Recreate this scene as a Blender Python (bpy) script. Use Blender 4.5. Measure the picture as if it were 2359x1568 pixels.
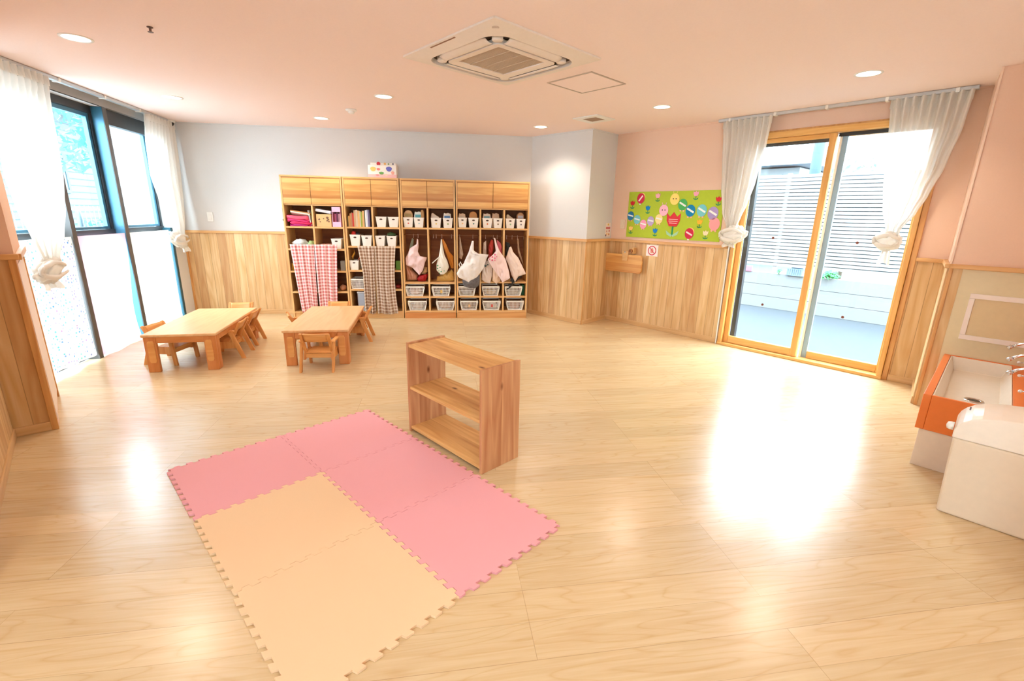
import bpy, bmesh, math, random
from math import sin, cos, pi, radians, sqrt, atan2
from mathutils import Vector, Matrix, noise

C = bpy.context.scene.collection
SC = bpy.context.scene
for o in list(bpy.data.objects): bpy.data.objects.remove(o)

# ------------------------------------------------------------------ camera
cam_d = bpy.data.cameras.new('camera'); cam = bpy.data.objects.new('camera', cam_d); C.objects.link(cam)
pitch, roll = .2661, .0215
rt = Vector((1, 0, 0)); up = Vector((0, sin(pitch), cos(pitch))); fw = Vector((0, cos(pitch), -sin(pitch)))
r2 = rt*cos(roll) + up*sin(roll); u2 = -rt*sin(roll) + up*cos(roll)
M = Matrix((r2, u2, -fw)).transposed().to_4x4(); M.translation = (0, 0, 1.405)
cam.matrix_world = M
cam_d.sensor_width = 36; cam_d.lens = 1063.3/2359*36; cam_d.clip_start = .02; cam_d.clip_end = 200
SC.camera = cam

# ------------------------------------------------------------------ daylight and exposure
W_ = bpy.data.worlds.new('overcast_sky'); SC.world = W_; W_.use_nodes = True
nt = W_.node_tree; nt.nodes.clear()
wo = nt.nodes.new('ShaderNodeOutputWorld'); wb = nt.nodes.new('ShaderNodeBackground')
wb.inputs[0].default_value = (.74, .88, 1.0, 1); wb.inputs[1].default_value = 22.0
nt.links.new(wb.outputs[0], wo.inputs[0])
SC.view_settings.view_transform = 'Standard'; SC.view_settings.look = 'None'
SC.view_settings.gamma = 1; SC.view_settings.use_curve_mapping = False
SC.view_settings.exposure = -0.07
LAMP_W = 13            # each recessed ceiling lamp
LAMP_COL = (1.0, .88, .72)

# ------------------------------------------------------------------ materials
def S(r, g, b):
    f = lambda c: (c/255/12.92) if c/255 <= .04045 else ((c/255+.055)/1.055)**2.4
    return (f(r), f(g), f(b), 1)
MC = {}
def newmat(name):
    m = bpy.data.materials.new(name); m.use_nodes = True
    t = m.node_tree; b = t.nodes['Principled BSDF']; return m, t, b
def N(t, typ, **kw):
    n = t.nodes.new(typ)
    for k, v in kw.items(): setattr(n, k, v)
    return n
def plain(name, col, rough=.5, metal=0, spec=.5, var=.04, scale=30):
    """solid colour with a faint procedural unevenness"""
    if name in MC: return MC[name]
    m, t, b = newmat(name)
    tc = N(t, 'ShaderNodeTexCoord'); no = N(t, 'ShaderNodeTexNoise'); no.inputs['Scale'].default_value = scale
    t.links.new(tc.outputs['Object'], no.inputs['Vector'])
    mx = N(t, 'ShaderNodeMix', data_type='RGBA'); c = S(*col)
    mx.inputs[6].default_value = tuple(x*(1-var) for x in c[:3])+(1,); mx.inputs[7].default_value = tuple(min(1, x*(1+var)) for x in c[:3])+(1,)
    t.links.new(no.outputs[0], mx.inputs[0]); t.links.new(mx.outputs[2], b.inputs['Base Color'])
    b.inputs['Roughness'].default_value = rough; b.inputs['Metallic'].default_value = metal
    b.inputs['Specular IOR Level'].default_value = spec
    MC[name] = m; return m
def wallpaper(name, col):
    if name in MC: return MC[name]
    m, t, b = newmat(name)
    tc = N(t, 'ShaderNodeTexCoord'); no = N(t, 'ShaderNodeTexNoise'); no.inputs['Scale'].default_value = 90; no.inputs['Detail'].default_value = 5
    t.links.new(tc.outputs['Object'], no.inputs['Vector'])
    mx = N(t, 'ShaderNodeMix', data_type='RGBA'); c = S(*col)
    mx.inputs[6].default_value = tuple(x*.95 for x in c[:3])+(1,); mx.inputs[7].default_value = c
    t.links.new(no.outputs[0], mx.inputs[0]); t.links.new(mx.outputs[2], b.inputs['Base Color'])
    bp = N(t, 'ShaderNodeBump'); bp.inputs['Strength'].default_value = .12; bp.inputs['Distance'].default_value = .004
    t.links.new(no.outputs[0], bp.inputs['Height']); t.links.new(bp.outputs[0], b.inputs['Normal'])
    b.inputs['Roughness'].default_value = .85; b.inputs['Specular IOR Level'].default_value = .2
    MC[name] = m; return m
def wood(name, ca, cb, axis=0, scale=1.0, rough=.45, plank=0, pax=2, pvar=.25, knots=False, groove=False, spec=.4):
    """grain runs along axis; optional laminated strips of width plank across pax"""
    if name in MC: return MC[name]
    m, t, b = newmat(name); L = t.links.new
    tc = N(t, 'ShaderNodeTexCoord'); mp = N(t, 'ShaderNodeMapping')
    sc = [22*scale]*3; sc[axis] = 1.6*scale; mp.inputs['Scale'].default_value = sc
    vec = tc.outputs['Object']; rnd = None
    if plank:
        sp = N(t, 'ShaderNodeSeparateXYZ'); L(vec, sp.inputs[0])
        dv = N(t, 'ShaderNodeMath', operation='DIVIDE'); L(sp.outputs[pax], dv.inputs[0]); dv.inputs[1].default_value = plank
        fl = N(t, 'ShaderNodeMath', operation='FLOOR'); L(dv.outputs[0], fl.inputs[0])
        wn = N(t, 'ShaderNodeTexWhiteNoise', noise_dimensions='1D'); L(fl.outputs[0], wn.inputs['W']); rnd = wn.outputs['Value']
        ad = N(t, 'ShaderNodeVectorMath', operation='MULTIPLY_ADD'); L(wn.outputs['Color'], ad.inputs[0]); ad.inputs[1].default_value = (9, 9, 9); L(vec, ad.inputs[2])
        vec = ad.outputs[0]
    L(vec, mp.inputs['Vector'])
    n1 = N(t, 'ShaderNodeTexNoise'); n1.inputs['Scale'].default_value = 1; n1.inputs['Detail'].default_value = 6; n1.inputs['Distortion'].default_value = .6
    L(mp.outputs[0], n1.inputs['Vector'])
    mp2 = N(t, 'ShaderNodeMapping'); s2 = [7*scale]*3; s2[axis] = .7*scale; mp2.inputs['Scale'].default_value = s2; L(vec, mp2.inputs['Vector'])
    n2 = N(t, 'ShaderNodeTexNoise'); n2.inputs['Scale'].default_value = 1; n2.inputs['Detail'].default_value = 2; L(mp2.outputs[0], n2.inputs['Vector'])
    rg = N(t, 'ShaderNodeMath', operation='MULTIPLY'); L(n2.outputs[0], rg.inputs[0]); rg.inputs[1].default_value = 14
    fr = N(t, 'ShaderNodeMath', operation='PINGPONG'); L(rg.outputs[0], fr.inputs[0]); fr.inputs[1].default_value = 1
    ra = N(t, 'ShaderNodeMath', operation='MULTIPLY_ADD'); L(fr.outputs[0], ra.inputs[0]); ra.inputs[1].default_value = .38; L(n1.outputs[0], ra.inputs[2])
    rs = N(t, 'ShaderNodeMapRange'); L(ra.outputs[0], rs.inputs[0]); rs.inputs[1].default_value = .35; rs.inputs[2].default_value = 1.0
    mx = N(t, 'ShaderNodeMix', data_type='RGBA'); mx.inputs[6].default_value = S(*ca); mx.inputs[7].default_value = S(*cb); L(rs.outputs[0], mx.inputs[0])
    out = mx.outputs[2]
    if rnd:
        mr = N(t, 'ShaderNodeMapRange'); L(rnd, mr.inputs[0]); mr.inputs[3].default_value = 1-pvar; mr.inputs[4].default_value = 1.08
        cc = N(t, 'ShaderNodeCombineXYZ'); L(mr.outputs[0], cc.inputs[0])
        p1 = N(t, 'ShaderNodeMath', operation='POWER'); L(mr.outputs[0], p1.inputs[0]); p1.inputs[1].default_value = 1.7; L(p1.outputs[0], cc.inputs[1])
        p2 = N(t, 'ShaderNodeMath', operation='POWER'); L(mr.outputs[0], p2.inputs[0]); p2.inputs[1].default_value = 2.2; L(p2.outputs[0], cc.inputs[2])
        ml = N(t, 'ShaderNodeVectorMath', operation='MULTIPLY'); L(out, ml.inputs[0]); L(cc.outputs[0], ml.inputs[1]); out = ml.outputs[0]
        if groove:
            ff = N(t, 'ShaderNodeMath', operation='FRACT'); L(dv.outputs[0], ff.inputs[0])
            gt = N(t, 'ShaderNodeMath', operation='GREATER_THAN'); L(ff.outputs[0], gt.inputs[0]); gt.inputs[1].default_value = .965
            g = N(t, 'ShaderNodeMix', data_type='RGBA'); L(gt.outputs[0], g.inputs[0]); L(out, g.inputs[6])
            g.inputs[7].default_value = tuple(x*.62 for x in S(*cb)[:3])+(1,); out = g.outputs[2]
    if knots:
        vo = N(t, 'ShaderNodeTexVoronoi'); mk = N(t, 'ShaderNodeMapping'); ks = [7]*3; ks[axis] = 3.4; mk.inputs['Scale'].default_value = ks
        L(tc.outputs['Object'], mk.inputs['Vector']); L(mk.outputs[0], vo.inputs['Vector']); vo.inputs['Scale'].default_value = 1
        lt = N(t, 'ShaderNodeMapRange'); L(vo.outputs['Distance'], lt.inputs[0]); lt.inputs[1].default_value = .03; lt.inputs[2].default_value = .11; lt.inputs[3].default_value = 1; lt.inputs[4].default_value = 0
        k = N(t, 'ShaderNodeMix', data_type='RGBA'); L(lt.outputs[0], k.inputs[0]); L(out, k.inputs[6]); k.inputs[7].default_value = S(120, 62, 30); out = k.outputs[2]
    L(out, b.inputs['Base Color']); b.inputs['Roughness'].default_value = rough; b.inputs['Specular IOR Level'].default_value = spec
    MC[name] = m; return m
def cloth_mat(name, col, trans=.45, clear=.12, pattern=None, col2=None, scale=14):
    if name in MC: return MC[name]
    m, t, b = newmat(name); L = t.links.new; t.nodes.remove(b)
    out = t.nodes['Material Output']; d = N(t, 'ShaderNodeBsdfDiffuse'); tr = N(t, 'ShaderNodeBsdfTranslucent'); tp = N(t, 'ShaderNodeBsdfTransparent')
    tc = N(t, 'ShaderNodeTexCoord'); no = N(t, 'ShaderNodeTexNoise'); no.inputs['Scale'].default_value = 60; L(tc.outputs['Object'], no.inputs['Vector'])
    mx = N(t, 'ShaderNodeMix', data_type='RGBA'); c = S(*col); mx.inputs[6].default_value = tuple(x*.96 for x in c[:3])+(1,); mx.inputs[7].default_value = c; L(no.outputs[0], mx.inputs[0])
    o = mx.outputs[2]
    if pattern == 'dots':
        vo = N(t, 'ShaderNodeTexVoronoi'); vo.inputs['Scale'].default_value = scale; vo.inputs['Randomness'].default_value = .7; L(tc.outputs['Object'], vo.inputs['Vector'])
        lt = N(t, 'ShaderNodeMath', operation='LESS_THAN'); L(vo.outputs['Distance'], lt.inputs[0]); lt.inputs[1].default_value = .27
        hs = N(t, 'ShaderNodeMix', data_type='RGBA'); hs.inputs[0].default_value = .35; L(vo.outputs['Color'], hs.inputs[7]); hs.inputs[6].default_value = S(*col2)
        q = N(t, 'ShaderNodeMix', data_type='RGBA'); L(lt.outputs[0], q.inputs[0]); L(o, q.inputs[6]); L(hs.outputs[2], q.inputs[7]); o = q.outputs[2]
    L(o, d.inputs[0]); L(o, tr.inputs[0])
    a = N(t, 'ShaderNodeMixShader'); a.inputs[0].default_value = trans; L(d.outputs[0], a.inputs[1]); L(tr.outputs[0], a.inputs[2])
    z = N(t, 'ShaderNodeMixShader'); z.inputs[0].default_value = clear; L(a.outputs[0], z.inputs[1]); L(tp.outputs[0], z.inputs[2]); L(z.outputs[0], out.inputs[0])
    MC[name] = m; return m
def gingham(name, base, dark, p):
    if name in MC: return MC[name]
    m, t, b = newmat(name); L = t.links.new
    tc = N(t, 'ShaderNodeTexCoord'); sp = N(t, 'ShaderNodeSeparateXYZ'); L(tc.outputs['UV'], sp.inputs[0]); o = []
    for ax in (0, 1):
        dv = N(t, 'ShaderNodeMath', operation='DIVIDE'); L(sp.outputs[ax], dv.inputs[0]); dv.inputs[1].default_value = p
        fr = N(t, 'ShaderNodeMath', operation='FRACT'); L(dv.outputs[0], fr.inputs[0])
        gt = N(t, 'ShaderNodeMath', operation='GREATER_THAN'); L(fr.outputs[0], gt.inputs[0]); gt.inputs[1].default_value = .48; o.append(gt.outputs[0])
    ad = N(t, 'ShaderNodeMath', operation='ADD'); L(o[0], ad.inputs[0]); L(o[1], ad.inputs[1])
    hf = N(t, 'ShaderNodeMath', operation='MULTIPLY'); L(ad.outputs[0], hf.inputs[0]); hf.inputs[1].default_value = .5
    mx = N(t, 'ShaderNodeMix', data_type='RGBA'); L(hf.outputs[0], mx.inputs[0]); mx.inputs[6].default_value = S(*base); mx.inputs[7].default_value = S(*dark)
    L(mx.outputs[2], b.inputs['Base Color']); b.inputs['Roughness'].default_value = .9; b.inputs['Specular IOR Level'].default_value = .1
    MC[name] = m; return m
def glass_mat(name, tint=(.93, .98, .98), gl=.06):
    if name in MC: return MC[name]
    m, t, b = newmat(name); L = t.links.new; t.nodes.remove(b); out = t.nodes['Material Output']
    tp = N(t, 'ShaderNodeBsdfTransparent'); tp.inputs[0].default_value = tint+(1,); g = N(t, 'ShaderNodeBsdfGlossy'); g.inputs['Roughness'].default_value = .02
    a = N(t, 'ShaderNodeMixShader'); a.inputs[0].default_value = gl; L(tp.outputs[0], a.inputs[1]); L(g.outputs[0], a.inputs[2]); L(a.outputs[0], out.inputs[0])
    MC[name] = m; return m
def glow(name, col, st):
    if name in MC: return MC[name]
    m, t, b = newmat(name); b.inputs['Emission Color'].default_value = S(*col); b.inputs['Emission Strength'].default_value = st; MC[name] = m; return m

def floor_mat():
    m, t, b = newmat('oak_plank_floor'); L = t.links.new
    tc = N(t, 'ShaderNodeTexCoord'); mp = N(t, 'ShaderNodeMapping'); mp.inputs['Rotation'].default_value = (0, 0, radians(-9)); mp.inputs['Location'].default_value = (.62, .015, 0)
    L(tc.outputs['Object'], mp.inputs['Vector'])
    def brick(w, h, off, mort):
        br = N(t, 'ShaderNodeTexBrick'); br.offset = off; br.offset_frequency = 2; br.inputs['Scale'].default_value = 1
        br.inputs['Brick Width'].default_value = w; br.inputs['Row Height'].default_value = h; br.inputs['Mortar Size'].default_value = mort; br.inputs['Mortar Smooth'].default_value = .1
        br.inputs['Color1'].default_value = (0, 0, 0, 1); br.inputs['Color2'].default_value = (1, 1, 1, 1); br.inputs['Mortar'].default_value = (0, 0, 0, 1)
        L(mp.outputs[0], br.inputs['Vector']); return br
    b1 = brick(1.82, .292, .5, .0012); b2 = brick(1.82, .146, .5, .0009)
    g1 = N(t, 'ShaderNodeMapping'); g1.inputs['Scale'].default_value = (1.8, 38, 1); L(mp.outputs[0], g1.inputs['Vector'])
    sh = N(t, 'ShaderNodeVectorMath', operation='MULTIPLY_ADD'); L(b2.outputs['Color'], sh.inputs[0]); sh.inputs[1].default_value = (7, 3, 0); L(g1.outputs[0], sh.inputs[2])
    n1 = N(t, 'ShaderNodeTexNoise'); n1.inputs['Scale'].default_value = 1.4; n1.inputs['Detail'].default_value = 7; n1.inputs['Distortion'].default_value = 1.0; L(sh.outputs[0], n1.inputs['Vector'])
    g2 = N(t, 'ShaderNodeMapping'); g2.inputs['Scale'].default_value = (.9, 6, 1); L(mp.outputs[0], g2.inputs['Vector'])
    s2 = N(t, 'ShaderNodeVectorMath', operation='MULTIPLY_ADD'); L(b2.outputs['Color'], s2.inputs[0]); s2.inputs[1].default_value = (5, 9, 0); L(g2.outputs[0], s2.inputs[2])
    n2 = N(t, 'ShaderNodeTexNoise'); n2.inputs['Scale'].default_value = 1.2; n2.inputs['Detail'].default_value = 1.5; L(s2.outputs[0], n2.inputs['Vector'])
    rg = N(t, 'ShaderNodeMath', operation='MULTIPLY'); L(n2.outputs[0], rg.inputs[0]); rg.inputs[1].default_value = 22
    fr = N(t, 'ShaderNodeMath', operation='PINGPONG'); L(rg.outputs[0], fr.inputs[0]); fr.inputs[1].default_value = 1
    pw = N(t, 'ShaderNodeMath', operation='POWER'); L(fr.outputs[0], pw.inputs[0]); pw.inputs[1].default_value = 7
    a1 = N(t, 'ShaderNodeMath', operation='MULTIPLY_ADD'); L(pw.outputs[0], a1.inputs[0]); a1.inputs[1].default_value = .32; L(n1.outputs[0], a1.inputs[2])
    rs = N(t, 'ShaderNodeMapRange'); L(a1.outputs[0], rs.inputs[0]); rs.inputs[1].default_value = .3; rs.inputs[2].default_value = .95
    mx = N(t, 'ShaderNodeMix', data_type='RGBA'); mx.inputs[6].default_value = S(*FLOOR_A); mx.inputs[7].default_value = S(*FLOOR_B); L(rs.outputs[0], mx.inputs[0])
    v = N(t, 'ShaderNodeMapRange'); L(b2.outputs['Color'], v.inputs[0]); v.inputs[3].default_value = .93; v.inputs[4].default_value = 1.05
    ml = N(t, 'ShaderNodeVectorMath', operation='SCALE'); L(mx.outputs[2], ml.inputs[0]); L(v.outputs[0], ml.inputs['Scale'])
    f1 = N(t, 'ShaderNodeMath', operation='MULTIPLY'); L(b2.outputs['Fac'], f1.inputs[0]); f1.inputs[1].default_value = .25
    f2 = N(t, 'ShaderNodeMath', operation='MULTIPLY'); L(b1.outputs['Fac'], f2.inputs[0]); f2.inputs[1].default_value = .38
    mm = N(t, 'ShaderNodeMath', operation='MAXIMUM'); L(f1.outputs[0], mm.inputs[0]); L(f2.outputs[0], mm.inputs[1])
    g = N(t, 'ShaderNodeMix', data_type='RGBA'); L(mm.outputs[0], g.inputs[0]); L(ml.outputs[0], g.inputs[6]); g.inputs[7].default_value = S(140, 98, 58)
    L(g.outputs[2], b.inputs['Base Color']); b.inputs['Roughness'].default_value = .25; b.inputs['Specular IOR Level'].default_value = .85
    bp = N(t, 'ShaderNodeBump'); bp.inputs['Strength'].default_value = .05; bp.inputs['Distance'].default_value = .003; L(n1.outputs[0], bp.inputs['Height']); L(bp.outputs[0], b.inputs['Normal'])
    return m
FLOOR_A = (222, 198, 158); FLOOR_B = (207, 173, 126)

# ------------------------------------------------------------------ mesh helpers
class MB:
    def __init__(s): s.bm = bmesh.new(); s.uv = None
    def box(s, x0, x1, y0, y1, z0, z1):
        v = [s.bm.verts.new(p) for p in ((x0,y0,z0),(x1,y0,z0),(x1,y1,z0),(x0,y1,z0),(x0,y0,z1),(x1,y0,z1),(x1,y1,z1),(x0,y1,z1))]
        for f in ((0,3,2,1),(4,5,6,7),(0,1,5,4),(1,2,6,5),(2,3,7,6),(3,0,4,7)): s.bm.faces.new([v[i] for i in f])
        return s
    def hexa(s, pts):
        v = [s.bm.verts.new(p) for p in pts]
        for f in ((0,3,2,1),(4,5,6,7),(0,1,5,4),(1,2,6,5),(2,3,7,6),(3,0,4,7)): s.bm.faces.new([v[i] for i in f])
        return s
    def prism(s, poly, a, b, fn=lambda p, h: (p[0], p[1], h)):
        """poly of 2d points extruded from a to b; fn maps (point, h) to 3d"""
        A = [s.bm.verts.new(fn(p, a)) for p in poly]; B = [s.bm.verts.new(fn(p, b)) for p in poly]; n = len(poly)
        s.bm.faces.new(A[::-1]); s.bm.faces.new(B)
        for i in range(n): s.bm.faces.new((A[i], A[(i+1) % n], B[(i+1) % n], B[i]))
        return s
    def face_poly(s, poly, y0, y1):      # outline in x,z extruded along y
        return s.prism(poly, y0, y1, lambda p, h: (p[0], h, p[1]))
    def lathe(s, prof, seg=24, c=(0, 0, 0), axis='z', caps=True):
        rings = []
        for r, z in prof:
            ring = []
            for k in range(seg):
                a = 2*pi*k/seg; p = (r*cos(a), r*sin(a), z)
                if axis == 'y': p = (r*cos(a), z, r*sin(a))
                if axis == 'x': p = (z, r*cos(a), r*sin(a))
                ring.append(s.bm.verts.new((p[0]+c[0], p[1]+c[1], p[2]+c[2])))
            rings.append(ring)
        for A, B in zip(rings, rings[1:]):
            for k in range(seg): s.bm.faces.new((A[k], A[(k+1) % seg], B[(k+1) % seg], B[k]))
        if caps: s.bm.faces.new(rings[0][::-1]); s.bm.faces.new(rings[-1])
        return s
    def tube(s, path, r, seg=10):
        path = [Vector(p) for p in path]; rings = []
        rr = r if isinstance(r, (list, tuple)) else [r]*len(path)
        ref = Vector((0, 0, 1))
        for i, p in enumerate(path):
            d = (path[min(i+1, len(path)-1)]-path[max(i-1, 0)]).normalized()
            a = d.cross(ref)
            if a.length < .05: a = d.cross(Vector((1, 0, 0)))
            a.normalize(); b = d.cross(a)
            rings.append([s.bm.verts.new(p+(a*cos(2*pi*k/seg)+b*sin(2*pi*k/seg))*rr[i]) for k in range(seg)])
        for A, B in zip(rings, rings[1:]):
            for k in range(seg): s.bm.faces.new((A[k], A[(k+1) % seg], B[(k+1) % seg], B[k]))
        s.bm.faces.new(rings[0][::-1]); s.bm.faces.new(rings[-1]); return s
    def grid(s, fn, nu, nv, closed=False, uvfn=None):
        vs = [[s.bm.verts.new(fn(i/nu, j/nv)) for i in range(nu+(0 if closed else 1))] for j in range(nv+1)]
        if uvfn and s.uv is None: s.uv = s.bm.loops.layers.uv.new('uv')
        for j in range(nv):
            for i in range(nu):
                i2 = (i+1) % nu if closed else i+1
                f = s.bm.faces.new((vs[j][i], vs[j][i2], vs[j+1][i2], vs[j+1][i]))
                if uvfn:
                    for lp, (a, b) in zip(f.loops, ((i, j), (i+1, j), (i+1, j+1), (i, j+1))): lp[s.uv].uv = uvfn(a/nu, b/nv)
        return s
    def build(s, name, mat, parent=None, smooth=False, bevel=0, loc=None, rz=None, seg=2):
        bmesh.ops.recalc_face_normals(s.bm, faces=s.bm.faces)
        me = bpy.data.meshes.new(name); s.bm.to_mesh(me); s.bm.free()
        if smooth:
            for p in me.polygons: p.use_smooth = True
        me.materials.append(mat)
        o = bpy.data.objects.new(name, me); C.objects.link(o)
        if parent: o.parent = parent
        if loc is not None: o.location = loc
        if rz is not None: o.rotation_euler = (0, 0, rz)
        if bevel:
            b = o.modifiers.new('bevel', 'BEVEL'); b.width = bevel; b.segments = seg; b.limit_method = 'ANGLE'; b.angle_limit = radians(40)
        return o
def tag(o, label=None, cat=None, group=None, kind=None):
    if label: o['label'] = label
    if cat: o['category'] = cat
    if group: o['group'] = group
    if kind: o['kind'] = kind
    return o
def empty(name, loc=(0, 0, 0), rz=0, label=None, cat=None, group=None, kind=None):
    o = bpy.data.objects.new(name, None); C.objects.link(o); o.location = loc; o.rotation_euler = (0, 0, rz); o.empty_display_size = .05
    return tag(o, label, cat, group, kind)
def copy_tree(o, parent=None):
    c = o.copy(); C.objects.link(c)
    if parent: c.parent = parent
    for ch in [x for x in bpy.data.objects if x.parent == o]: copy_tree(ch, c)
    return c
class Frame:
    """wall frame: x along the wall, y pointing out of the room, z up"""
    def __init__(s, a, b): s.o = Vector((a[0], a[1], 0)); d = Vector((b[0]-a[0], b[1]-a[1], 0)); s.L = d.length; s.rz = atan2(d.y, d.x)
    def P(s, x, y=0, z=0): return (s.o.x+x*cos(s.rz)-y*sin(s.rz), s.o.y+x*sin(s.rz)+y*cos(s.rz), z)
FW = Frame((-3.90, 4.1), (-4.34, 6.2))          # window wall, left
FB = Frame((-4.355, 6.20), (.22, 6.765))        # back wall
FA = Frame((.22, 6.765), (.925, 6.055))         # column, face towards the room
FC = Frame((.925, 6.055), (1.315, 6.455))       # column, side
FR = Frame((1.31, 6.46), (3.62, 3.91))          # right wall with the sliding door
FJ = Frame((3.62, 3.91), (3.25, 3.48))          # side of the projecting wall
FK = Frame((3.25, 3.48), (3.762, 2.948))        # wall behind the wash trough
FH = Frame((-4.3107, 5.8429), (-4.3107+4.575, 5.8429+.565))   # front of the cubby units
HC = 2.428; HR = 1.121

# common materials
M_ceil = wallpaper('ceiling_paper_peach', (252, 232, 227))
M_white = wallpaper('wall_paper_white', (222, 220, 219))
M_peach = wallpaper('wall_paper_peach', (243, 206, 182))
M_wain = wood('cedar_wainscot', (232, 198, 148), (212, 166, 110), axis=2, plank=.105, pax=0, pvar=.2, groove=True, rough=.5)
M_rail = wood('pine_rail', (232, 184, 124), (212, 156, 96), axis=0, rough=.4)
M_base = wood('pine_baseboard', (228, 188, 136), (208, 160, 106), axis=0, rough=.4)
M_vert = wood('pine_vertical', (226, 172, 108), (204, 142, 80), axis=2, rough=.4)
M_shelf = wood('pine_shelf', (232, 188, 130), (214, 162, 100), axis=0, rough=.45)
M_shelfv = wood('pine_upright', (232, 188, 130), (214, 162, 100), axis=2, rough=.45)
M_strip = wood('pine_door_strips', (240, 198, 128), (222, 168, 98), axis=0, plank=.047, pax=2, pvar=.42, rough=.4)
M_backp_shade = wood('shaded_pine_back_panel', (150, 88, 42), (124, 66, 28), axis=0, rough=.6)  # shade inside the cubbies painted in as darker pine
M_table = wood('beech_tabletop', (236, 192, 144), (226, 176, 124), axis=1, rough=.32)
M_tleg = wood('beech_leg', (222, 148, 88), (206, 126, 66), axis=2, rough=.4)
M_tap = wood('beech_apron', (222, 150, 90), (206, 130, 70), axis=0, rough=.4)
M_ch = wood('beech_chair', (232, 166, 96), (212, 136, 68), axis=2, rough=.4)
M_chs = wood('beech_seat', (236, 174, 104), (218, 146, 78), axis=0, rough=.4)
M_doorw = wood('door_frame_wood', (236, 184, 112), (222, 162, 86), axis=2, rough=.35)
M_doorh = wood('door_frame_wood_rail', (238, 188, 116), (224, 166, 90), axis=0, rough=.35)
M_frame = plain('black_aluminium', (52, 54, 58), .4, .2)
M_skytint = plain('sky_tinted_aluminium', (70, 122, 148), .35, .3)  # sky reflection painted into the metal as a blue tint
M_alu = plain('aluminium', (200, 204, 206), .35, .6)
M_wp = plain('white_plastic', (240, 238, 234), .4)
M_curt = cloth_mat('sheer_curtain', (248, 243, 236), .26, .06)
M_glass = glass_mat('window_glass')
M_black = plain('black_plastic', (26, 24, 24), .5)
M_chrome = plain('chrome', (215, 218, 222), .12, 1.0)

# ------------------------------------------------------------------ room shell
def struct(mb, name, mat, F=None, **kw):
    o = mb.build(name, mat, **kw)
    if F: o.location = F.o; o.rotation_euler = (0, 0, F.rz)
    o['kind'] = 'structure'; return o
ROOM = [(-3.735, 3.31), (-4.34, 6.2), (.22, 6.765), (.925, 6.055), (1.315, 6.455), (3.62, 3.91), (3.25, 3.48), (3.762, 2.948), (2.11, 1.36), (2.9, .5), (2.9, -3), (-2.9, -3), (-2.9, .5), (-1.95, 1.37), (-3.105, 2.605), (-2.95, 2.745), (-3.5, 3.31)]
big = [(-5.2, -3.3), (4.3, -3.3), (4.3, 7.2), (-5.2, 7.2)]
FLOORP = [(x, y) for x, y in ((-2.95, -3.05), (2.95, -3.05), (2.95, .5), (2.17, 1.32), (3.84, 2.95), (3.36, 3.48), (3.74, 3.93), (1.37, 6.55), (.93, 6.14), (.22, 6.86), (-4.46, 6.26), (-3.95, 3.9), (-3.84, 3.22), (-3.2, 2.6), (-2.02, 1.33), (-2.95, .45))]
struct(MB().prism(FLOORP, -.1, 0), 'floor', floor_mat())
struct(MB().prism(FLOORP, HC, HC+.1), 'ceiling', M_ceil)
def wall(name, F, mat, x0=0, x1=None, z0=0, z1=HC, t=.12, holes=()):
    """wall slab from y=0 outwards, pieces round rectangular holes (x0,x1,z0,z1)"""
    x1 = F.L if x1 is None else x1; mb = MB(); x = x0
    for h in holes:
        mb.box(x, h[0], 0, t, z0, z1)
        if h[2] > z0: mb.box(h[0], h[1], 0, t, z0, h[2])
        if h[3] < z1: mb.box(h[0], h[1], 0, t, h[3], z1)
        x = h[1]
    mb.box(x, x1, 0, t, z0, z1)
    return struct(mb, name, mat, F)
wall('wall_left', FW, M_white, -.81, 2.147, holes=[(-.76, 1.86, 0, 2.345)], t=.2)
wall('wall_back', FB, M_white)
wall('wall_column_front', FA, M_white, x1=FA.L-.0)
wall('wall_column_side', FC, M_white)
wall('wall_right', FR, M_peach, holes=[(1.665, 3.195, 0, 2.235)])
wall('wall_right_return', FJ, M_peach)
wall('wall_right_front', FK, M_peach)
FL1 = Frame(ROOM[7], ROOM[8]); wall('wall_right_near', FL1, M_peach)
FL2 = Frame(ROOM[8], ROOM[9]); wall('wall_rear_right_corner', FL2, M_peach)
FL3 = Frame(ROOM[9], ROOM[10]); wall('wall_rear_right', FL3, M_peach)
FL4 = Frame(ROOM[10], ROOM[11]); wall('wall_rear', FL4, M_white, holes=[(1.8, 4.0, .9, 2.0)])
FL5 = Frame(ROOM[11], ROOM[12]); wall('wall_rear_left', FL5, M_white, holes=[(1.0, 2.2, .9, 2.0)])
FL6 = Frame(ROOM[12], ROOM[13]); wall('wall_rear_left_corner', FL6, M_peach)
FE = Frame(ROOM[13], ROOM[14]); wall('wall_left_near', FE, M_peach)
FP = Frame(ROOM[14], ROOM[15]); wall('wall_left_pillar', FP, M_peach)
FQ = Frame(ROOM[15], ROOM[16]); wall('wall_left_pillar_side', FQ, M_peach)
FQ2 = Frame(ROOM[16], ROOM[0]); wall('wall_left_pillar_back', FQ2, M_peach)
# rear windows added behind the camera to let in fill daylight
for n, F, h in (('window_4', FL4, (1.8, 4.0, .9, 2.0)), ('window_5', FL5, (1.0, 2.2, .9, 2.0))):
    mb = MB(); a, b, c, d = h
    mb.box(a, b, .04, .09, c, c+.05).box(a, b, .04, .09, d-.05, d).box(a, a+.05, .04, .09, c+.05, d-.05).box(b-.05, b, .04, .09, c+.05, d-.05).box((a+b)/2-.03, (a+b)/2+.03, .04, .09, c+.05, d-.05)
    w = struct(mb, n, M_frame, F)
    MB().box(a+.05, (a+b)/2-.03, .06, .066, c+.05, d-.05).box((a+b)/2+.03, b-.05, .06, .066, c+.05, d-.05).build('pane', M_glass, w)

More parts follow.
